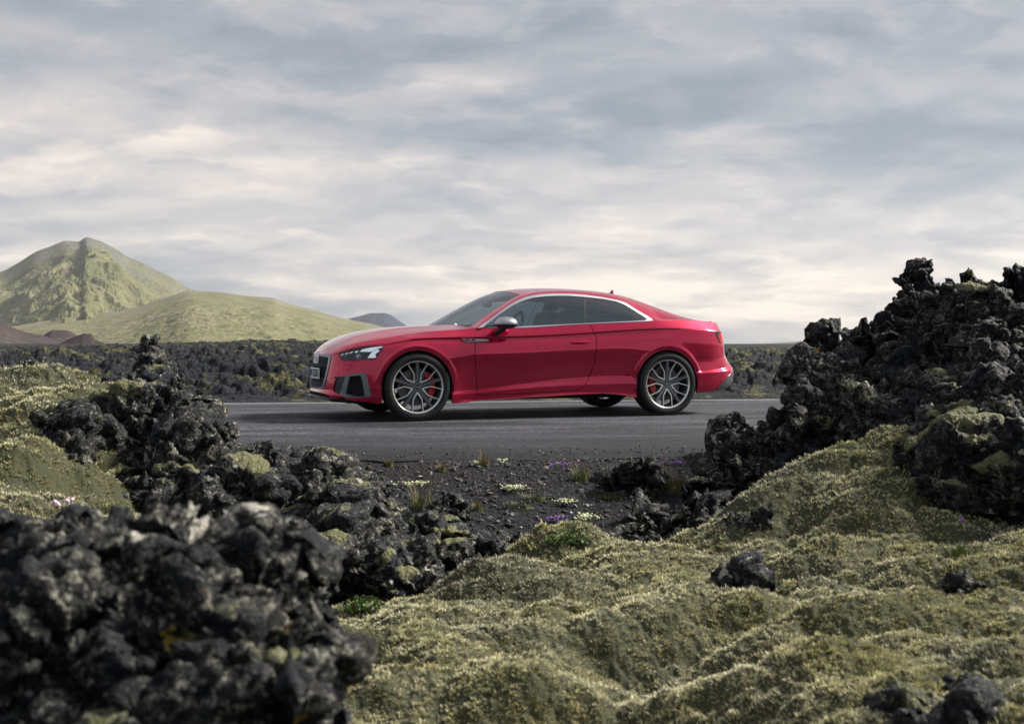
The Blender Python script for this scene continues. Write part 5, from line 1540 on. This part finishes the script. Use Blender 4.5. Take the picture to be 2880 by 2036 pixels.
        ss.build('badge_lettering', bright, bd2)
        b3 = MB(); b3.prism([q(1788, 592), q(1890, 594), q(1905, 598), q(1922, 614), q(1788, 619)], sy * 0.872, sy * 0.894); b3.build('door_badge', bright, dr_)

        # mirror: cap, grey band, black underside, foot
        cx, cz = car_un(1180 + 1215 / 4.991, 800 + 545 / 4.991, 1.0)
        mr = MB()
        def egg(z_lo, z_hi, sc=1.0):
            V = []; F = []; nl, nt_ = 14, 28
            for i in range(nl + 1):
                f = z_lo + (z_hi - z_lo) * i / nl       # -1..1
                r = math.sqrt(max(0.0, 1 - f * f)) ** 0.8
                for k in range(nt_):
                    a = 2 * math.pi * k / nt_
                    ex = abs(math.cos(a)) ** 0.75 * math.copysign(1, math.cos(a)); ey = abs(math.sin(a)) ** 0.9 * math.copysign(1, math.sin(a))
                    zoff = 0.072 * f if f > 0 else 0.050 * f
                    V.append((cx + 0.112 * r * ex * sc + 0.012 * (1 - f) * 0, sy * (1.0 + 0.115 * r * ey * sc), cz - 0.012 + zoff * sc + 0.0))
            for i in range(nl):
                for k in range(nt_): F.append((i * nt_ + k, i * nt_ + (k + 1) % nt_, (i + 1) * nt_ + (k + 1) % nt_, (i + 1) * nt_ + k))
            return V, F
        m0 = MB().add(*egg(-0.25, 1.0)).build('mirror', silver, root)
        MB().add(*egg(-1.0, -0.30, 1.0)).build('mirror_base_cover', black, m0)
        MB().add(*egg(-0.30, -0.12, 1.015)).build('mirror_band', dgrey, m0)
        ft = MB(); ft.tube([(cx - .055, sy * .87, cz - .105), (cx - .03, sy * .93, cz - .080), (cx - 0.01, sy * .97, cz - .045)], [.030, .026, .034], 12)
        ft.build('mirror_foot', black, m0)

    # ---- cabin
    cab = MB(); cab.box((1.75, 0, 0.60), (2.4, 1.5, 0.5)); cab.build('cabin_floor', seat_m, root)
    dash = MB(); dash.prism([(.62, .80), (.70, .93), (.95, .96), (1.12, .90), (1.12, .75)], -0.76, 0.76); dash.build('dashboard', black, root, bevel=0.01)
    hl_ = MB(); hl_.box((1.8, 0, 1.30), (1.0, 1.0, 0.02)); hl_.build('headliner', seat_m, root)
    for sy in (-0.36, 0.36):
        st = MB(); st.box((1.55, sy, 0.82), (0.5, 0.5, 0.14))
        st.prism([(1.74, .84), (1.70, .80), (1.80, .80), (1.93, 1.10), (1.88, 1.135), (1.82, 1.10)], sy - 0.25, sy + 0.25)
        so = st.build('front_seat', seat_m, root, bevel=0.02)
        hr = MB(); hr.prism([(1.86, 1.13), (1.90, 1.255), (1.94, 1.265), (1.99, 1.24), (1.96, 1.14)], sy - 0.13, sy + 0.13); hr.build('headrest', seat_m, so, bevel=0.015)
        rs = MB(); rs.prism([(2.25, .85), (2.42, 1.10), (2.52, 1.10), (2.5, .82)], sy - 0.28, sy + 0.28); rs.build('rear_seat', seat_m, root, bevel=0.02)
    sw = MB(); a_ = np.linspace(0, 2 * math.pi, 33)
    sw.tube([(1.22 + 0.065 * math.sin(a), -0.36 + 0.175 * math.cos(a), 0.93 + 0.165 * math.sin(a)) for a in a_], 0.015, 8, cap=False)
    sw.box((1.21, -0.36, 0.93), (0.04, 0.3, 0.04)).build('steering_wheel', black, root)
    rm = MB(); rm.box((1.03, 0, 1.20), (0.03, 0.22, 0.075)).tube([(1.03, 0, 1.2), (1.08, 0, 1.30)], 0.012); rm.build('rear_view_mirror', black, root, bevel=0.01)
    MB().box((2.72, 0, .95), (.5, 1.2, .03)).build('parcel_shelf', black, root)

    # ---- wheels
    R = 0.333
    def wheel(x, sy, left_cal):
        yc = sy * 0.925                               # outer face
        wh = empty('wheel', (x, yc, R), 0, parent=root)
        if sy > 0: wh.rotation_euler = (0, 0, math.pi)
        # local frame: outer face at y=0, inboard is +y
        ty = MB()
        ty.lathe([(.2555, .022), (.262, .006), (.275, .000), (.300, -.004), (.318, .001), (.327, .010), (.3325, .026), (R, .050), (R, .095), (.3315, .098), (.3315, .103), (R, .106), (R, .16), (.3315, .163), (.3315, .168), (R, .171), (R, .215), (.330, .240), (.318, .255), (.29, .262), (.26, .24)], 96)
        tyre = ty.build('tyre', rubber, wh, angle=50)
        tb = MB()
        for k in range(72):
            a = 2 * math.pi * k / 72
            c_, s_ = math.cos(a), math.sin(a)
            rot = np.array([[c_, 0, -s_], [0, 1, 0], [s_, 0, c_]])
            tb.box((c_ * .3265, .020, s_ * .3265), (.013, .042, .012), rot)
        tb.build('tread_blocks', rubber, tyre, smooth=False) if False else tb.build('tread_blocks', rubber, wh, smooth=False)
        rm_ = MB()
        rm_.lathe([(.236, .19), (.236, .06), (.242, .035), (.247, .022), (.2535, .012), (.2600, .006), (.2615, .012), (.262, .03)], 96)
        rm_.build('rim', gunmetal, wh, angle=50)
        lp = MB(); lp.lathe([(.2465, .0185), (.2535, .0085), (.2590, .0035), (.2605, .006)], 96); lp.build('rim_edge', cut, wh, angle=60)
        sp = MB(); pol = MB()
        def bar(p0, p1, w0, w1, y0, y1, th, mb, inset=0.0):
            p0 = np.array(p0, float); p1 = np.array(p1, float); d = p1 - p0; d /= np.linalg.norm(d); n = np.array([-d[1], d[0]])
            V = []
            for p, w_, y_ in ((p0, w0, y0), (p1, w1, y1)):
                a, b_ = p + n * w_ / 2, p - n * w_ / 2
                a2, b2 = p + n * w_ * .75, p - n * w_ * .75
                V += [(a[0], y_, a[1]), (b_[0], y_, b_[1]), (b2[0], y_ + th, b2[1]), (a2[0], y_ + th, a2[1])]
            mb.add(V, [(0, 1, 5, 4), (1, 2, 6, 5), (2, 3, 7, 6), (3, 0, 4, 7), (0, 3, 2, 1), (4, 5, 6, 7)])
        def pt(r, deg): return (r * math.cos(math.radians(deg)), r * math.sin(math.radians(deg)))
        for k in range(5):
            a = 90 + 72 * k
            bar(pt(.03, a), pt(.249, a), .034, .025, .030, .020, .035, sp)
            c = a + 36
            for sgn in (-1, 1):
                bend = pt(.133, c + sgn * 20.5); end = pt(.250, c + sgn * 12.2); st = pt(.052, c)
                bar(st, bend, .017, .012, .034, .026, .030, sp); bar(bend, end, .012, .010, .026, .017, .032, sp)
                bar(st, bend, .0125, .0085, .0325, .0245, .003, pol); bar(bend, end, .0085, .0065, .0245, .0155, .003, pol)
        sp.lathe([(.0, .04), (.035, .036), (.060, .034), (.075, .045), (.078, .075)], 40)
        sp.build('spokes', gunmetal, wh, smooth=False)
        pol.build('polished_edges', cut, wh, smooth=False)
        for k in range(5):
            p = pt(.056, 90 + 72 * k); MB().lathe([(.0, .030), (.010, .030), (.0125, .034), (.0125, .045)], 12, c=(p[0], 0, p[1])).build('wheel_bolt', liner_m, wh)
        cp = MB(); cp.lathe([(.0, .026), (.026, .026), (.0295, .030), (.030, .036)], 28); cap = cp.build('hub_cap', black, wh)
        rg = MB()
        rg.tube([(.0285 * math.cos(a), .0275, .0285 * math.sin(a)) for a in np.linspace(0, 2 * math.pi, 29)], .0016, 6, cap=False)
        for i in range(4):
            rg.tube([((i - 1.5) * .0095 + .0064 * math.cos(a), .0252, .0064 * math.sin(a)) for a in np.linspace(0, 2 * math.pi, 15)], .0012, 6, cap=False)
        rg.build('cap_rings', bright, wh)
        ds = MB(); ds.lathe([(.05, .088), (.095, .088), (.10, .100), (.185, .100), (.187, .125), (.05, .125)], 64); ds.build('brake_disc', disc_m, wh, angle=40)
        ca = MB(); V = []; F = []; n = 17
        a0, a1 = ((-32, 52) if x < 1 else (150, 212))
        if sy > 0: a0, a1 = 180 - a1, 180 - a0
        for i in range(n):
            a = math.radians(a0 + (a1 - a0) * i / (n - 1)); e = 1 - abs(2 * i / (n - 1) - 1) ** 6 * 0.25
            ri, ro = .118, .198
            rm0 = (ri + ro) / 2; h = (ro - ri) / 2 * e
            for (r_, y_) in ((rm0 - h, .078), (rm0 - h * .8, .062), (rm0 + h * .7, .058), (rm0 + h, .070), (rm0 + h, .15), (rm0 - h, .15)):
                V.append((r_ * math.cos(a), y_, r_ * math.sin(a)))
        for i in range(n - 1):
            for k in range(6): F.append((6 * i + k, 6 * i + (k + 1) % 6, 6 * i + 6 + (k + 1) % 6, 6 * i + 6 + k))
        F += [tuple(range(6)), tuple(range(6 * n - 6, 6 * n))]
        ca.add(V, F).build('brake_caliper', redcal, wh)
        inn = MB(); inn.lathe([(.0, .20), (.10, .20), (.235, .21)], 32)
        return wh
    for x in (0.0, 2.765):
        for sy in (-1, 1): wheel(x, sy, x > 1)
    # wheel housings: dark tubs
    tub = MB()
    for x in (0.0, 2.765):
        for sy in (-1, 1):
            V = []; F = []
            for i in range(25):
                a = math.radians(-12 + 204 * i / 24)
                for y_ in (.905, .60): V.append((x + .375 * math.cos(a), sy * y_, R + .375 * math.sin(a)))
                V.append((x, sy * .60, R))
            for i in range(24): F += [(3 * i, 3 * i + 3, 3 * i + 4, 3 * i + 1), (3 * i + 1, 3 * i + 4, 3 * i + 5)]
            MB().add(V, F).build('wheel_arch_liner', liner_m, root)
    return root


car = build_car()
# ------------------------------------------------------------------ stones and plants
def surf_z(X, Y):
    X = np.atleast_1d(np.asarray(X, float)); Y = np.atleast_1d(np.asarray(Y, float))
    zm = moss_height(X, Y, False); zv = verge_height(X, Y, False)
    zm = np.where(Y > 7.5, -9, zm)
    return np.maximum(zm, zv)


def on_ground(px, py):
    """where the sight line through a picture point first meets the ground"""
    Ds = np.arange(1.3, 9.5, 0.02)
    P = np.array([unproj(px, py, D) for D in Ds])
    z = surf_z(P[:, 0], P[:, 1])
    hit = np.where(P[:, 2] <= z)[0]
    i = hit[0] if len(hit) else len(Ds) - 1
    return np.array([P[i, 0], P[i, 1], z[i]])


def scatter(name, label, base_V, base_F, pts, sizes, mat, seed, kind='stuff', tilt=1.0, squash=0.6):
    rng = np.random.RandomState(seed); n = len(pts); m = len(base_V)
    a = rng.uniform(0, 2 * math.pi, n); t1 = rng.normal(0, 0.5 * tilt, n)
    sc = sizes[:, None] * rng.uniform(0.6, 1.3, (n, 3)) * np.array([1, 1, squash])
    V = base_V[None] * sc[:, None]
    V = V * (1 + 0.25 * rng.normal(size=(n, m, 1)))
    ca, sa = np.cos(a)[:, None], np.sin(a)[:, None]; ct, st_ = np.cos(t1)[:, None], np.sin(t1)[:, None]
    x, y, z = V[:, :, 0], V[:, :, 1], V[:, :, 2]
    y, z = y * ct - z * st_, y * st_ + z * ct
    x, y = x * ca - y * sa, x * sa + y * ca
    V = np.stack([x, y, z], 2) + pts[:, None]
    F = (base_F[None] + (np.arange(n) * m)[:, None, None]).reshape(-1, base_F.shape[1])
    o = mesh_np(name, V.reshape(-1, 3), F, [mat], smooth=False)
    return tag(o, label, 'stones' if kind == 'stuff' else None, kind=kind)


_bm = bmesh.new(); bmesh.ops.create_icosphere(_bm, subdivisions=1, radius=1.0)
S_V = np.array([v.co[:] for v in _bm.verts]); S_F = np.array([[v.index for v in f.verts] for f in _bm.faces]); _bm.free()
rng = np.random.RandomState(71)
stone_m, t, b = new_mat('gravel_stone')
g_ = t.nt.nodes.new('ShaderNodeNewGeometry')
t.put(b.inputs['Base Color'], t.ramp(g_.outputs['Random Per Island'], [(0.0, (0.010, 0.011, 0.015)), (0.6, (0.040, 0.040, 0.046)), (0.85, (0.075, 0.060, 0.052)), (0.97, (0.14, 0.13, 0.12)), (1.0, (0.42, 0.40, 0.36))]))
b.inputs['Roughness'].default_value = 0.85
n = 15000
Y = rng.uniform(4.6, 8.6, n); X = rng.uniform(-0.22, 0.26, n) * Y
keep = Y < road_near(X) + 0.9 * rng.rand(n) ** 5 + 0.02 + 0.25 * perlin(np.stack([X, 0 * X, 0 * X], 1), 1.5, 73)
X, Y = X[keep], Y[keep]
sz = 0.004 + 0.016 * rng.rand(len(X)) ** 4
sz = np.where(Y > road_near(X), np.minimum(sz, 0.009), sz)
Zs = verge_height(X, Y, True); Zs = np.where(Y > road_near(X) + 0.05, np.maximum(Zs, 0.002), Zs)
scatter('loose_gravel', 'loose black volcanic pebbles strewn over the gravel verge', S_V, S_F, np.stack([X, Y, Zs + sz * 0.2], 1), sz, stone_m, 72)

# the moss stands up in short fibres: three-bladed sprigs all over the mossy ground, in small clumps
rng = np.random.RandomState(90)
n = 500000
Dq = np.exp(rng.uniform(math.log(1.6), math.log(7.3), n)); Xq = Dq * rng.uniform(math.tan(math.radians(-33)), math.tan(math.radians(33)), n)
Q3 = np.stack([Xq, Dq, 0 * Xq], 1)
cl1 = worley(Q3, 42, 91); cl2 = perlin(Q3, 16, 92)
Zq = moss_height(Xq, Dq, True)
wq2 = Q3 + 0.0 * Q3
g1_, g2_, _i = worley(wq2 + 0.05 * np.stack([perlin(wq2, 6, 31), perlin(wq2, 6, 32), 0 * Xq], 1), 3.9, 12, True)
bare = ((g2_ - g1_) < 0.10 * (0.4 + fbm(Q3, 1.1, 3, 0.6, 95) * 2.2)) | (fbm(Q3, 2.6, 4, 0.6, 96) < -0.36)
vis = (verge_height(Xq, Dq, False) < Zq + 0.01) & (cl1 < 0.62 + 0.25 * rng.rand(n)) & (~bare | (rng.rand(n) < 0.22)) & ~((Xq / Dq < -0.17) & (Dq < 2.9))
Xq, Dq, Zq, cl1, cl2 = Xq[vis], Dq[vis], Zq[vis], cl1[vis], cl2[vis]; n = len(Xq)
e_ = 0.012
z0 = moss_height(Xq, Dq, False); gx = (moss_height(Xq + e_, Dq, False) - z0) / e_; gy = (moss_height(Xq, Dq + e_, False) - z0) / e_
nrm = np.stack([-gx, -gy, 1 + 0 * gx], 1) * np.array([0.7, 0.7, 1.0]); nrm /= np.linalg.norm(nrm, axis=1, keepdims=True)
hgt = rng.uniform(0.008, 0.015, n) * np.clip(Dq / 4.0, 0.8, 1.4) * (1.25 - 0.8 * cl1) * (1 + 0.5 * cl2)
a0 = rng.uniform(0, 6.283, n)
Vt = np.zeros((n, 9, 3), np.float32); P0 = np.stack([Xq, Dq, Zq], 1)
for k in range(3):
    a = a0 + k * 2.094 + rng.normal(0, 0.3, n); wv = hgt * 0.17
    lean = (hgt * rng.uniform(0.1, 0.75, n))[:, None]
    dr_ = np.stack([np.cos(a), np.sin(a), 0 * a], 1); sd_ = np.stack([-np.sin(a), np.cos(a), 0 * a], 1)
    root_ = P0 + dr_ * (hgt * .10)[:, None] - nrm * 0.002
    Vt[:, 3 * k] = root_ - sd_ * wv[:, None]
    Vt[:, 3 * k + 1] = root_ + sd_ * wv[:, None]
    Vt[:, 3 * k + 2] = P0 + dr_ * lean + nrm * (hgt * rng.uniform(.7, 1.1, n))[:, None]
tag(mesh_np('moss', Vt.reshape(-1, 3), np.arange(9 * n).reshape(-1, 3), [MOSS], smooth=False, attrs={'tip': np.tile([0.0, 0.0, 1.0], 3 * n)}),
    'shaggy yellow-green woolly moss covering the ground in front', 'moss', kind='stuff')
del Vt, P0, nrm

leafm = {}
def leaf_mat(name, c0, c1, rough=0.7):
    if name in leafm: return leafm[name]
    m, t, b = new_mat(name)
    g = t.nt.nodes.new('ShaderNodeNewGeometry')
    t.put(b.inputs['Base Color'], t.ramp(g.outputs['Random Per Island'], [(0.0, c0), (1.0, c1)]))
    b.inputs['Roughness'].default_value = rough
    leafm[name] = m
    return m


G_GRASS = leaf_mat('grass_green', (0.045, 0.075, 0.012), (0.14, 0.15, 0.030))
G_DRY = leaf_mat('grass_dry', (0.12, 0.055, 0.022), (0.24, 0.18, 0.07))
G_LEAF = leaf_mat('shrub_leaf', (0.030, 0.070, 0.010), (0.085, 0.14, 0.022))
G_CREAM = leaf_mat('cream_petal', (0.42, 0.45, 0.22), (0.70, 0.70, 0.48))
G_PURPLE = leaf_mat('purple_petal', (0.16, 0.045, 0.30), (0.30, 0.10, 0.46))
G_PINK = leaf_mat('pink_petal', (0.52, 0.30, 0.46), (0.72, 0.48, 0.62))


def blades(n, spread, h0, h1, lean, rng, w=0.0035):
    V, F = [], []
    for i in range(n):
        a = rng.uniform(0, 2 * math.pi); r = spread * math.sqrt(rng.rand())
        x, y = r * math.cos(a), r * math.sin(a); h = rng.uniform(h0, h1)
        la = a + rng.normal(0, 0.7); l = lean * rng.rand() * h
        wx, wy = math.cos(a + 1.57) * w, math.sin(a + 1.57) * w
        b0 = len(V)
        for f in (0, 0.5, 1.0):
            k = l * f * f
            ww = (1 - f * 0.9)
            V += [(x + math.cos(la) * k - wx * ww, y + math.sin(la) * k - wy * ww, h * f - 0.01 * (f == 0)), (x + math.cos(la) * k + wx * ww, y + math.sin(la) * k + wy * ww, h * f - 0.01 * (f == 0))]
        F += [(b0, b0 + 1, b0 + 3, b0 + 2), (b0 + 2, b0 + 3, b0 + 5, b0 + 4)]
    return np.array(V), np.array(F)


def leaves(n, rx, ry, h, s, rng):
    P = rng.normal(size=(n, 3)); P /= np.linalg.norm(P, axis=1, keepdims=True); P *= rng.rand(n, 1) ** 0.4
    P = P * [rx, ry, h]; P[:, 2] = np.abs(P[:, 2]) + 0.003
    V = np.zeros((n, 4, 3))
    for i in range(n):
        u = rng.normal(size=3); u /= np.linalg.norm(u); v = np.cross(u, rng.normal(size=3)); v /= np.linalg.norm(v)
        k = s * rng.uniform(0.6, 1.2)
        V[i] = P[i] + np.array([u * k, v * k * .6, -u * k, -v * k * .6])
    return V.reshape(-1, 3), np.arange(4 * n).reshape(n, 4)


def plant_root(name, disp, label, cat, group=None):
    p = on_ground(*D2F([disp])[0])
    return empty(name, tuple(p), 0, label, cat, group), p


def grass_tuft(disp, label, w, h, dry=0.3, seed=0, group='grass tufts on the gravel verge'):
    o, p = plant_root('grass_tuft', disp, label, 'grass', group)
    rng = np.random.RandomState(seed)
    V, F = blades(int(150 * (1 - dry)) + 10, w, h * 0.3, h * 0.75, 0.7, rng, 0.0028)
    mesh_np('green_blades', V, F, [G_GRASS], o, smooth=False)
    if dry > 0:
        V, F = blades(int(110 * dry) + 6, w * 0.9, h * 0.6, h * 1.35, 0.6, rng, 0.0018)
        mesh_np('dry_stalks', V, F, [G_DRY], o, smooth=False)
    return o


def flower_patch(name, disp, label, w, d, n, mat, seed, group, h=0.035, s=0.006, green=40):
    o, p = plant_root(name, disp, label, 'flowers', group)
    rng = np.random.RandomState(seed)
    V, F = leaves(green, w, d, h * 0.6, 0.007, rng); mesh_np('leaves', V, F, [G_LEAF], o, smooth=False)
    # clustered heads: several small petals each
    P = np.stack([rng.normal(0, w * 0.55, n), rng.normal(0, d * 0.55, n), h * rng.uniform(0.5, 1.1, n)], 1)
    Vs, Fs, k = [], [], 0
    for q in P:
        v = S_V * s * rng.uniform(0.7, 1.3) * (1 + 0.3 * rng.normal(size=(len(S_V), 1))) + q
        Vs.append(v); Fs.append(S_F + k); k += len(v)
    mesh_np('blossoms', np.vstack(Vs), np.vstack(Fs), [mat], o, smooth=False)
    return o


gf_ = 'cream flower clumps on the gravel'
flower_patch('flower_clump', (925, 1095), 'loose row of cream flowers left on the gravel, above the mossy pillar', 0.10, 0.05, 46, G_CREAM, 1, gf_)
flower_patch('flower_clump', (1155, 1104), 'densest cream flower clump, in the middle of the gravel verge', 0.075, 0.05, 70, G_CREAM, 2, gf_)
flower_patch('flower_clump', (1266, 1135), 'thin line of cream flowers right of the middle, above the round clump', 0.07, 0.035, 30, G_CREAM, 3, gf_)
flower_patch('flower_clump', (1312, 1170), 'lowest cream flower clump, just above the green shrub', 0.07, 0.07, 46, G_CREAM, 4, gf_)
flower_patch('flower_clump', (1125, 1042), 'tiny pair of white flowers near the road edge', 0.03, 0.03, 12, G_CREAM, 5, gf_)
flower_patch('flower_clump', (1563, 1085), 'cream flowers at the right end of the gravel beside the lava ledge', 0.08, 0.05, 44, G_CREAM, 6, gf_)
flower_patch('flower_clump', (1068, 1047), 'few pale yellow flowers on the gravel left of the tiny white pair', 0.03, 0.03, 12, G_CREAM, 7, gf_)
gp_ = 'purple flower patches on the gravel'
flower_patch('flower_patch', (1253, 1170), 'purple flower patch beside the lowest cream clump', 0.06, 0.05, 26, G_PURPLE, 11, gp_, h=0.02)
flower_patch('flower_patch', (1262, 1048), 'sprawling purple patch at the road edge left of the boulder', 0.12, 0.12, 22, G_PURPLE, 12, gp_, h=0.02)
flower_patch('flower_patch', (1510, 1042), 'thin purple strip right behind the boulder', 0.15, 0.05, 30, G_PURPLE, 13, gp_, h=0.02)
flower_patch('flower_patch', (1583, 1043), 'small purple patch nearest the standing rock', 0.05, 0.04, 30, G_PURPLE, 14, gp_, h=0.02)
flower_patch('flower_patch', (888, 1135), 'very small purple spot at the left end of the gravel', 0.03, 0.03, 10, G_PURPLE, 15, gp_, h=0.015)
grass_tuft((945, 1145), 'tall green and straw grass tuft left of the mossy pillar', 0.065, 0.16, 0.45, 21)
grass_tuft((1512, 1100), 'largest grass tuft with reddish stalks right of the boulder', 0.10, 0.17, 0.5, 22)
grass_tuft((1303, 1078), 'reddish-tipped grass tuft left of the boulder', 0.06, 0.12, 0.4, 23)
grass_tuft((1200, 1120), 'low green grass patch right of the densest cream flowers', 0.09, 0.04, 0.05, 24)
grass_tuft((1165, 1135), 'sparse low green weeds below the densest cream flowers', 0.09, 0.035, 0.05, 25)
grass_tuft((1070, 1145), 'small yellowish grass tuft right of the mossy pillar', 0.03, 0.055, 0.3, 26)
grass_tuft((990, 1056), 'small dry grass tuft near the road, left part of the verge', 0.03, 0.05, 0.4, 27)
grass_tuft((1085, 1045), 'wiry dry tuft near the road above the cream flowers', 0.035, 0.09, 0.7, 28)
grass_tuft((872, 1045), 'small yellowish tuft at the foot of the ridge by the road', 0.03, 0.06, 0.3, 29)
grass_tuft((1360, 1110), 'short green grass along the foot of the boulder', 0.13, 0.03, 0.1, 30)
grass_tuft((1455, 1115), 'bright little tuft in front of the boulder, right side', 0.04, 0.05, 0.1, 31)


def shrub(disp, label, w, d, h, seed, n=420):
    o, p = plant_root('shrub', disp, label, 'shrub')
    rng = np.random.RandomState(seed)
    V, F = leaves(n, w, d, h, 0.009, rng); mesh_np('foliage', V, F, [G_LEAF], o, smooth=False)
    st = MB()
    for k in range(6):
        a = rng.uniform(0, 6.28); st.tube([(0, 0, -0.01), (w * .4 * math.cos(a), d * .4 * math.sin(a), h * .4), (w * .7 * math.cos(a), d * .7 * math.sin(a), h * .7)], 0.002, 5)
    st.build('stems', G_DRY, o)
    return o


shrub((1275, 1222), 'low dark green shrub at the gravel rim behind the moss bank', 0.12, 0.07, 0.055, 41, 520)
shrub((925, 1180), 'small light green shrub against the left side of the mossy pillar', 0.06, 0.05, 0.045, 42, 260)
shrub((690, 1150), 'dark green shrub in the cleft of the ridge above the blurred boulder', 0.11, 0.08, 0.07, 43, 420)
shrub((815, 1378), 'green shrub in the hollow at the foot of the left rock heap', 0.08, 0.05, 0.05, 44, 320)
grass_tuft((2155, 1245), 'vivid green grass tuft alone on the moss slope at the right', 0.055, 0.05, 0.0, 45, None)


def thrift(disp, label, n, s, seed, mat, group=None):
    o, p = plant_root('flower', disp, label, 'flower', group)
    rng = np.random.RandomState(seed)
    for k in range(n):
        x, y = (k - (n - 1) / 2) * s * 1.9 + rng.normal(0, s * .3), rng.normal(0, s)
        h = 0.045 + 0.02 * rng.rand()
        MB().tube([(x, y, -0.01), (x + .003, y, h)], 0.0012, 5).build('stem', G_LEAF, o)
        v = S_V * s * (1 + 0.2 * rng.normal(size=(len(S_V), 1))) * [1, 1, .75] + [x + .003, y, h]
        mesh_np('flower_head', v, S_F, [mat], o, smooth=False)


thrift((140, 1160), 'cluster of pale pink thrift heads on the left moss', 4, 0.011, 51, G_PINK)
thrift((2152, 1192), 'single purple flower on the right moss slope above the green tuft', 1, 0.011, 52, G_PURPLE)

# ---- air: a thin even haze in one closed box, sky outside it
hm = bpy.data.materials.new('thin_haze'); hm.use_nodes = True
for n_ in list(hm.node_tree.nodes): hm.node_tree.nodes.remove(n_)
pv = hm.node_tree.nodes.new('ShaderNodeVolumePrincipled'); pv.inputs['Color'].default_value = (0.90, 0.93, 1.0, 1); pv.inputs['Density'].default_value = 0.000055; pv.inputs['Anisotropy'].default_value = 0.2
ho = hm.node_tree.nodes.new('ShaderNodeOutputMaterial'); hm.node_tree.links.new(pv.outputs[0], ho.inputs['Volume'])
hz = MB().box((0, 0, 249.0), (9000, 9000, 502.0)).build('haze', hm, smooth=False)
tag(hz, 'thin pale air between the viewer and the far hills', 'haze', kind='stuff')
